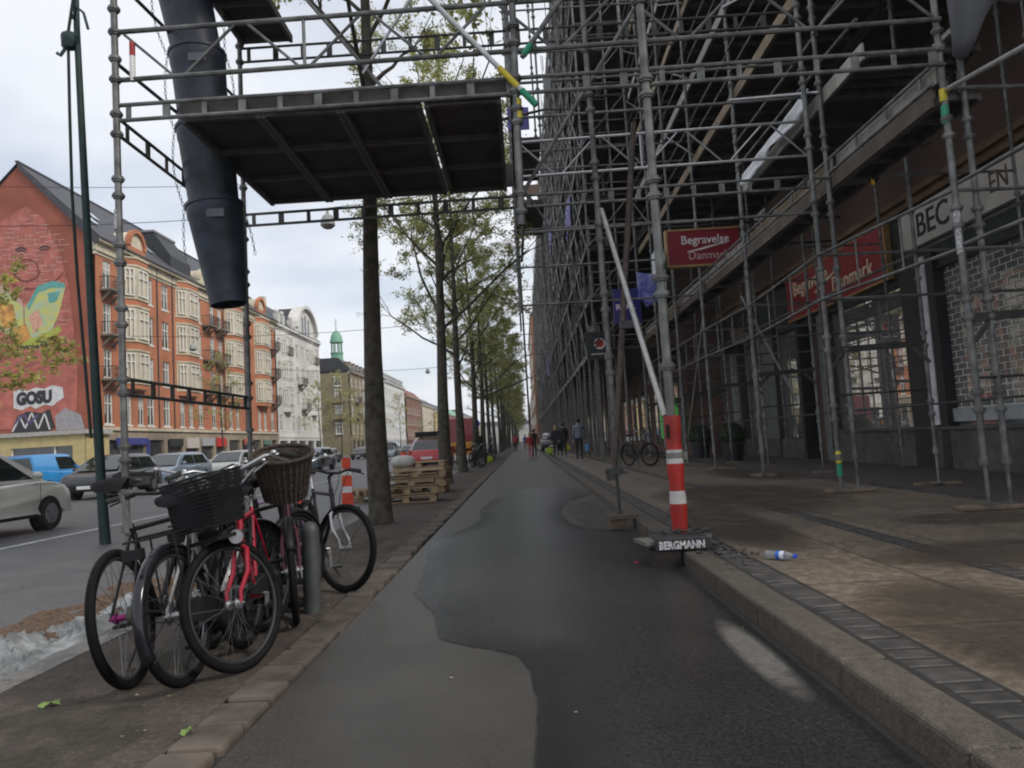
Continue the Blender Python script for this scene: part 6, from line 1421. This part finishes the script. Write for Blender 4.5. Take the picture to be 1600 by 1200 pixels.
# orange marker boards
ORG = mat('fluorescent_orange', (.75,.07,.02), .5, emit=(1,.12,.03), estr=.0)
for k, (x, y) in enumerate(((-3.45,14.2),(-4.1,13.2),(-3.3,20))):
    T = thing('road_marker', ('orange traffic marker board right of the black bicycle handlebar','orange and white traffic marker seen through the bicycles','orange marker board farther up by the pallets')[k], 'traffic marker', (x,y,-.04), random.uniform(-.3,.3), 'orange traffic markers')
    b = MB(); b.box((0,0,.04), (.42,.42,.08)); b.build('foot', BLK, T)
    b = MB(); b.add([(-.11,-.02,.08),(.11,-.02,.08),(.075,-.02,1.02),(-.075,-.02,1.02),(-.11,.02,.08),(.11,.02,.08),(.075,.02,1.02),(-.075,.02,1.02)], [(0,1,2,3),(7,6,5,4),(0,4,5,1),(1,5,6,2),(2,6,7,3),(3,7,4,0)]); b.build('board', ORG, T)
    for z in (.35,.68): b = MB(); b.bx(-.09,.09,-.024,.024,z,z+.12); b.build('reflector_band', WHITE, T)
T = thing('road_barrier', 'yellow and red striped barrier boards in front of the red lorry', 'barrier', (-3.2,40,0))
for z in (.5,.85): b = MB(); b.bx(-.6,.6,-.02,.02,z,z+.2); b.build('board', mat('barrier_yellow', (.6,.25,.03), .5), T)
b = MB()
for x in (-.5,.5): b.bx(x-.03,x+.03,-.03,.03,0,1.1); b.bx(x-.05,x+.05,-.3,.3,0,.05)
b.build('stand', STEELD, T)
T = thing('traffic_sign', 'round blue traffic sign on a post by the street trees', 'traffic sign', (-2.9,46,0)); b = MB(); b.tube((0,0,0),(0,0,2.9),.035,8); b.build('post', STEEL, T)
b = MB(); b.lathe([(0,0),(.2,0),(.2,.02),(0,.02)], 20, (0,-.04,2.3), Matrix.Rotation(pi/2,3,'X')); b.build('sign_plate', mat('sign_blue', (.02,.08,.4), .5), T)
# plastic bottle
T = thing('plastic_bottle', 'empty clear plastic bottle with blue label and cap lying on the pavement', 'bottle', (1.78,5.70,.152), atan2(-.16,.17))
M = Matrix.Rotation(pi/2,3,'Y'); BOT = mat('bottle_plastic', (.35,.36,.38), .08); BOT.node_tree.nodes['Principled BSDF'].inputs['Alpha'].default_value = .5
b = MB(); b.lathe([(0,0),(.028,.002),(.032,.012)]+[(.032-.002*(i % 2), .012+i*.01) for i in range(1,16)]+[(.030,.18),(.016,.205),(.013,.215)], 18, (0,0,0), M); b.build('bottle_body', BOT, T, smooth=True)
b = MB(); b.lathe([(.0328,.085),(.0328,.115)], 18, (0,0,0), M); b.mat(1); b.lathe([(.0329,.115),(.0329,.15)], 18, (0,0,0), M); b.build('label_wrap', [mat('label_blue', (.03,.14,.5), .4), mat('label_white', (.65,.66,.75), .4)], T, smooth=True)
b = MB(); b.lathe([(.0,.235),(.015,.234),(.0155,.215),(0,.214)], 14, (0,0,0), M); b.build('cap', mat('cap_blue', (.02,.06,.6), .4), T, smooth=True)
# crumpled white plastic and soil in the gutter of the carriageway
def heap(name, x0, x1, y0, y1, nx, ny, h, m, label, cat, seed, base=-.04, rough=.6, stuf=False):
    r = random.Random(seed); vs = []; ph = [r.uniform(0,6) for _ in range(6)]
    for j in range(ny+1):
        for i in range(nx+1):
            u, v = i/nx, j/ny; e = min(1, min(u,1-u)*5)*min(1, min(v,1-v)*9); z = h*e*(.45+.3*sin(u*7+ph[0]+v*11)+.25*sin(v*31+ph[1]+u*5)+rough*r.uniform(-.5,.5))
            wob = .08*sin(v*14+ph[2])+.04*sin(v*33+ph[3])
            vs.append((x0+(x1-x0)*u+wob+r.uniform(-.006,.006), y0+(y1-y0)*v+r.uniform(-.006,.006), base+max(-.01, z)))
    b = MB(); b.add(vs, [(j*(nx+1)+i, j*(nx+1)+i+1, (j+1)*(nx+1)+i+1, (j+1)*(nx+1)+i) for j in range(ny) for i in range(nx)]); o = b.build(name, m, smooth=True, angle=60)
    if stuf: o['kind'] = 'stuff'; o['label'] = label; o['category'] = cat
    else: tag(o, label, cat)
    return o
heap('plastic_sheet', -3.45, -2.93, 3.2, 6.4, 22, 90, .10, mat('dirty_white_film', (.27,.28,.28), .5, 0, .35, 8, .4, dirt=.4), 'crumpled dirty white plastic film lying along the kerb at the left', 'plastic film', 21, rough=.7)
heap('soil_heap', -3.35, -2.95, 5.3, 9.0, 16, 70, .09, mat('brown_soil', (.10,.06,.035), .95, 0, .5, 30, .6), 'strip of brown soil along the kerb behind the plastic film', 'soil', 22, stuf=True)
heap('soil_heap', -3.9, -3.3, 4.6, 7.4, 16, 40, .035, mat('brown_soil', (.1,.06,.035)), 'thin patch of brown soil on the carriageway', 'soil', 25, stuf=True)
heap('soil_heap', -3.1, -2.92, 2.3, 3.9, 10, 40, .06, mat('brown_soil', (.1,.06,.035)), 'brown soil against the kerb at the left edge', 'soil', 24, stuf=True)
def leaf(label, loc, s, rz, m):
    b = MB(); pts = []
    for i in range(13):
        a = 2*pi*i/12; k = s*(1-.35*abs(cos(a*2.5))); pts.append((k*cos(a)*1.2, k*sin(a)*.75, .008+.012*sin(3*a)))
    b.add(pts+[(0,0,.015)], [(i, (i+1) % 13, 13) for i in range(13)]); o = b.build('fallen_leaf', m); o.location = loc; o.rotation_euler = (0,0,rz); tag(o, label, 'leaf', 'fallen leaves on the verge')
LFG = mat('fallen_green', (.16,.24,.06), .6); LFB = mat('fallen_brown', (.12,.07,.03), .8)
leaf('larger green leaf lying on the verge at the left edge', (-2.31,3.55,.0), .045, .6, LFG); leaf('small green leaf on the edge stones near the bottom of the photo', (-1.43,3.05,.02), .03, 1.2, LFG)
r = random.Random(12)
b = MB()
for k in range(240):
    if k < 110: x, y, z = r.uniform(-2.65,-1.5), r.uniform(2.2,9), -.003
    elif k < 160: x, y, z = r.uniform(1.1,1.22), r.uniform(3,12), .003
    elif k < 200: x, y, z = r.uniform(-1.1,1.2), r.uniform(2,14), .003
    else: x, y, z = r.uniform(1.6,5), r.uniform(3,12), .122
    s = r.uniform(.004,.014); b.mat(r.choice((0,0,0,1,2))); a = r.uniform(0,6.28); b.add([(x+s*cos(a),y+s*sin(a),z),(x-s*sin(a),y+s*cos(a),z+.003),(x-s*cos(a),y-s*sin(a),z),(x+s*sin(a),y-s*cos(a),z+.004)], [(0,1,2,3)])
o = b.build('litter_specks', [LFB, mat('speck_pale', (.35,.33,.3), .8), LFG]); o['kind'] = 'stuff'; o['label'] = 'small leaf scraps and grit scattered over the verge, path and pavement'
b = MB(); b.box((0,0,.006), (.03,.02,.012), rz=.4); o = b.build('pink_scrap', mat('pink_scrap', (.6,.05,.12), .5)); o.location = (.91,6.5,.004); tag(o, 'tiny pink scrap on the asphalt left of the rubber foot block', 'litter')
# coarse gravel and mortar rubble round the foot block
b = MB()
for k in range(90):
    x, y = 1.55+r.gauss(0,.1), 6.2+r.gauss(0,.35); s = r.uniform(.008,.022); b.ball((x,y,.125+s*.3), s, (1,1.1,.7), 6, 4, .2)
o = b.build('rubble', COBB); o['kind'] = 'stuff'; o['label'] = 'loose grey rubble on the kerb beside the rubber foot block'
# ================================================================== haze
b = MB(); b.bx(-120, 60, -70, 700, -1.05, 45)
hz = mat('haze_air', (.8,.82,.85)); n_ = hz.node_tree.nodes; l_ = hz.node_tree.links
pv = n_.new('ShaderNodeVolumePrincipled'); pv.inputs['Color'].default_value = (.88,.92,.97,1); pv.inputs['Density'].default_value = .0004
for l__ in list(n_['Material Output'].inputs['Surface'].links): l_.remove(l__)
l_.new(pv.outputs[0], n_['Material Output'].inputs['Volume'])
stuff(b.build('haze', hz))
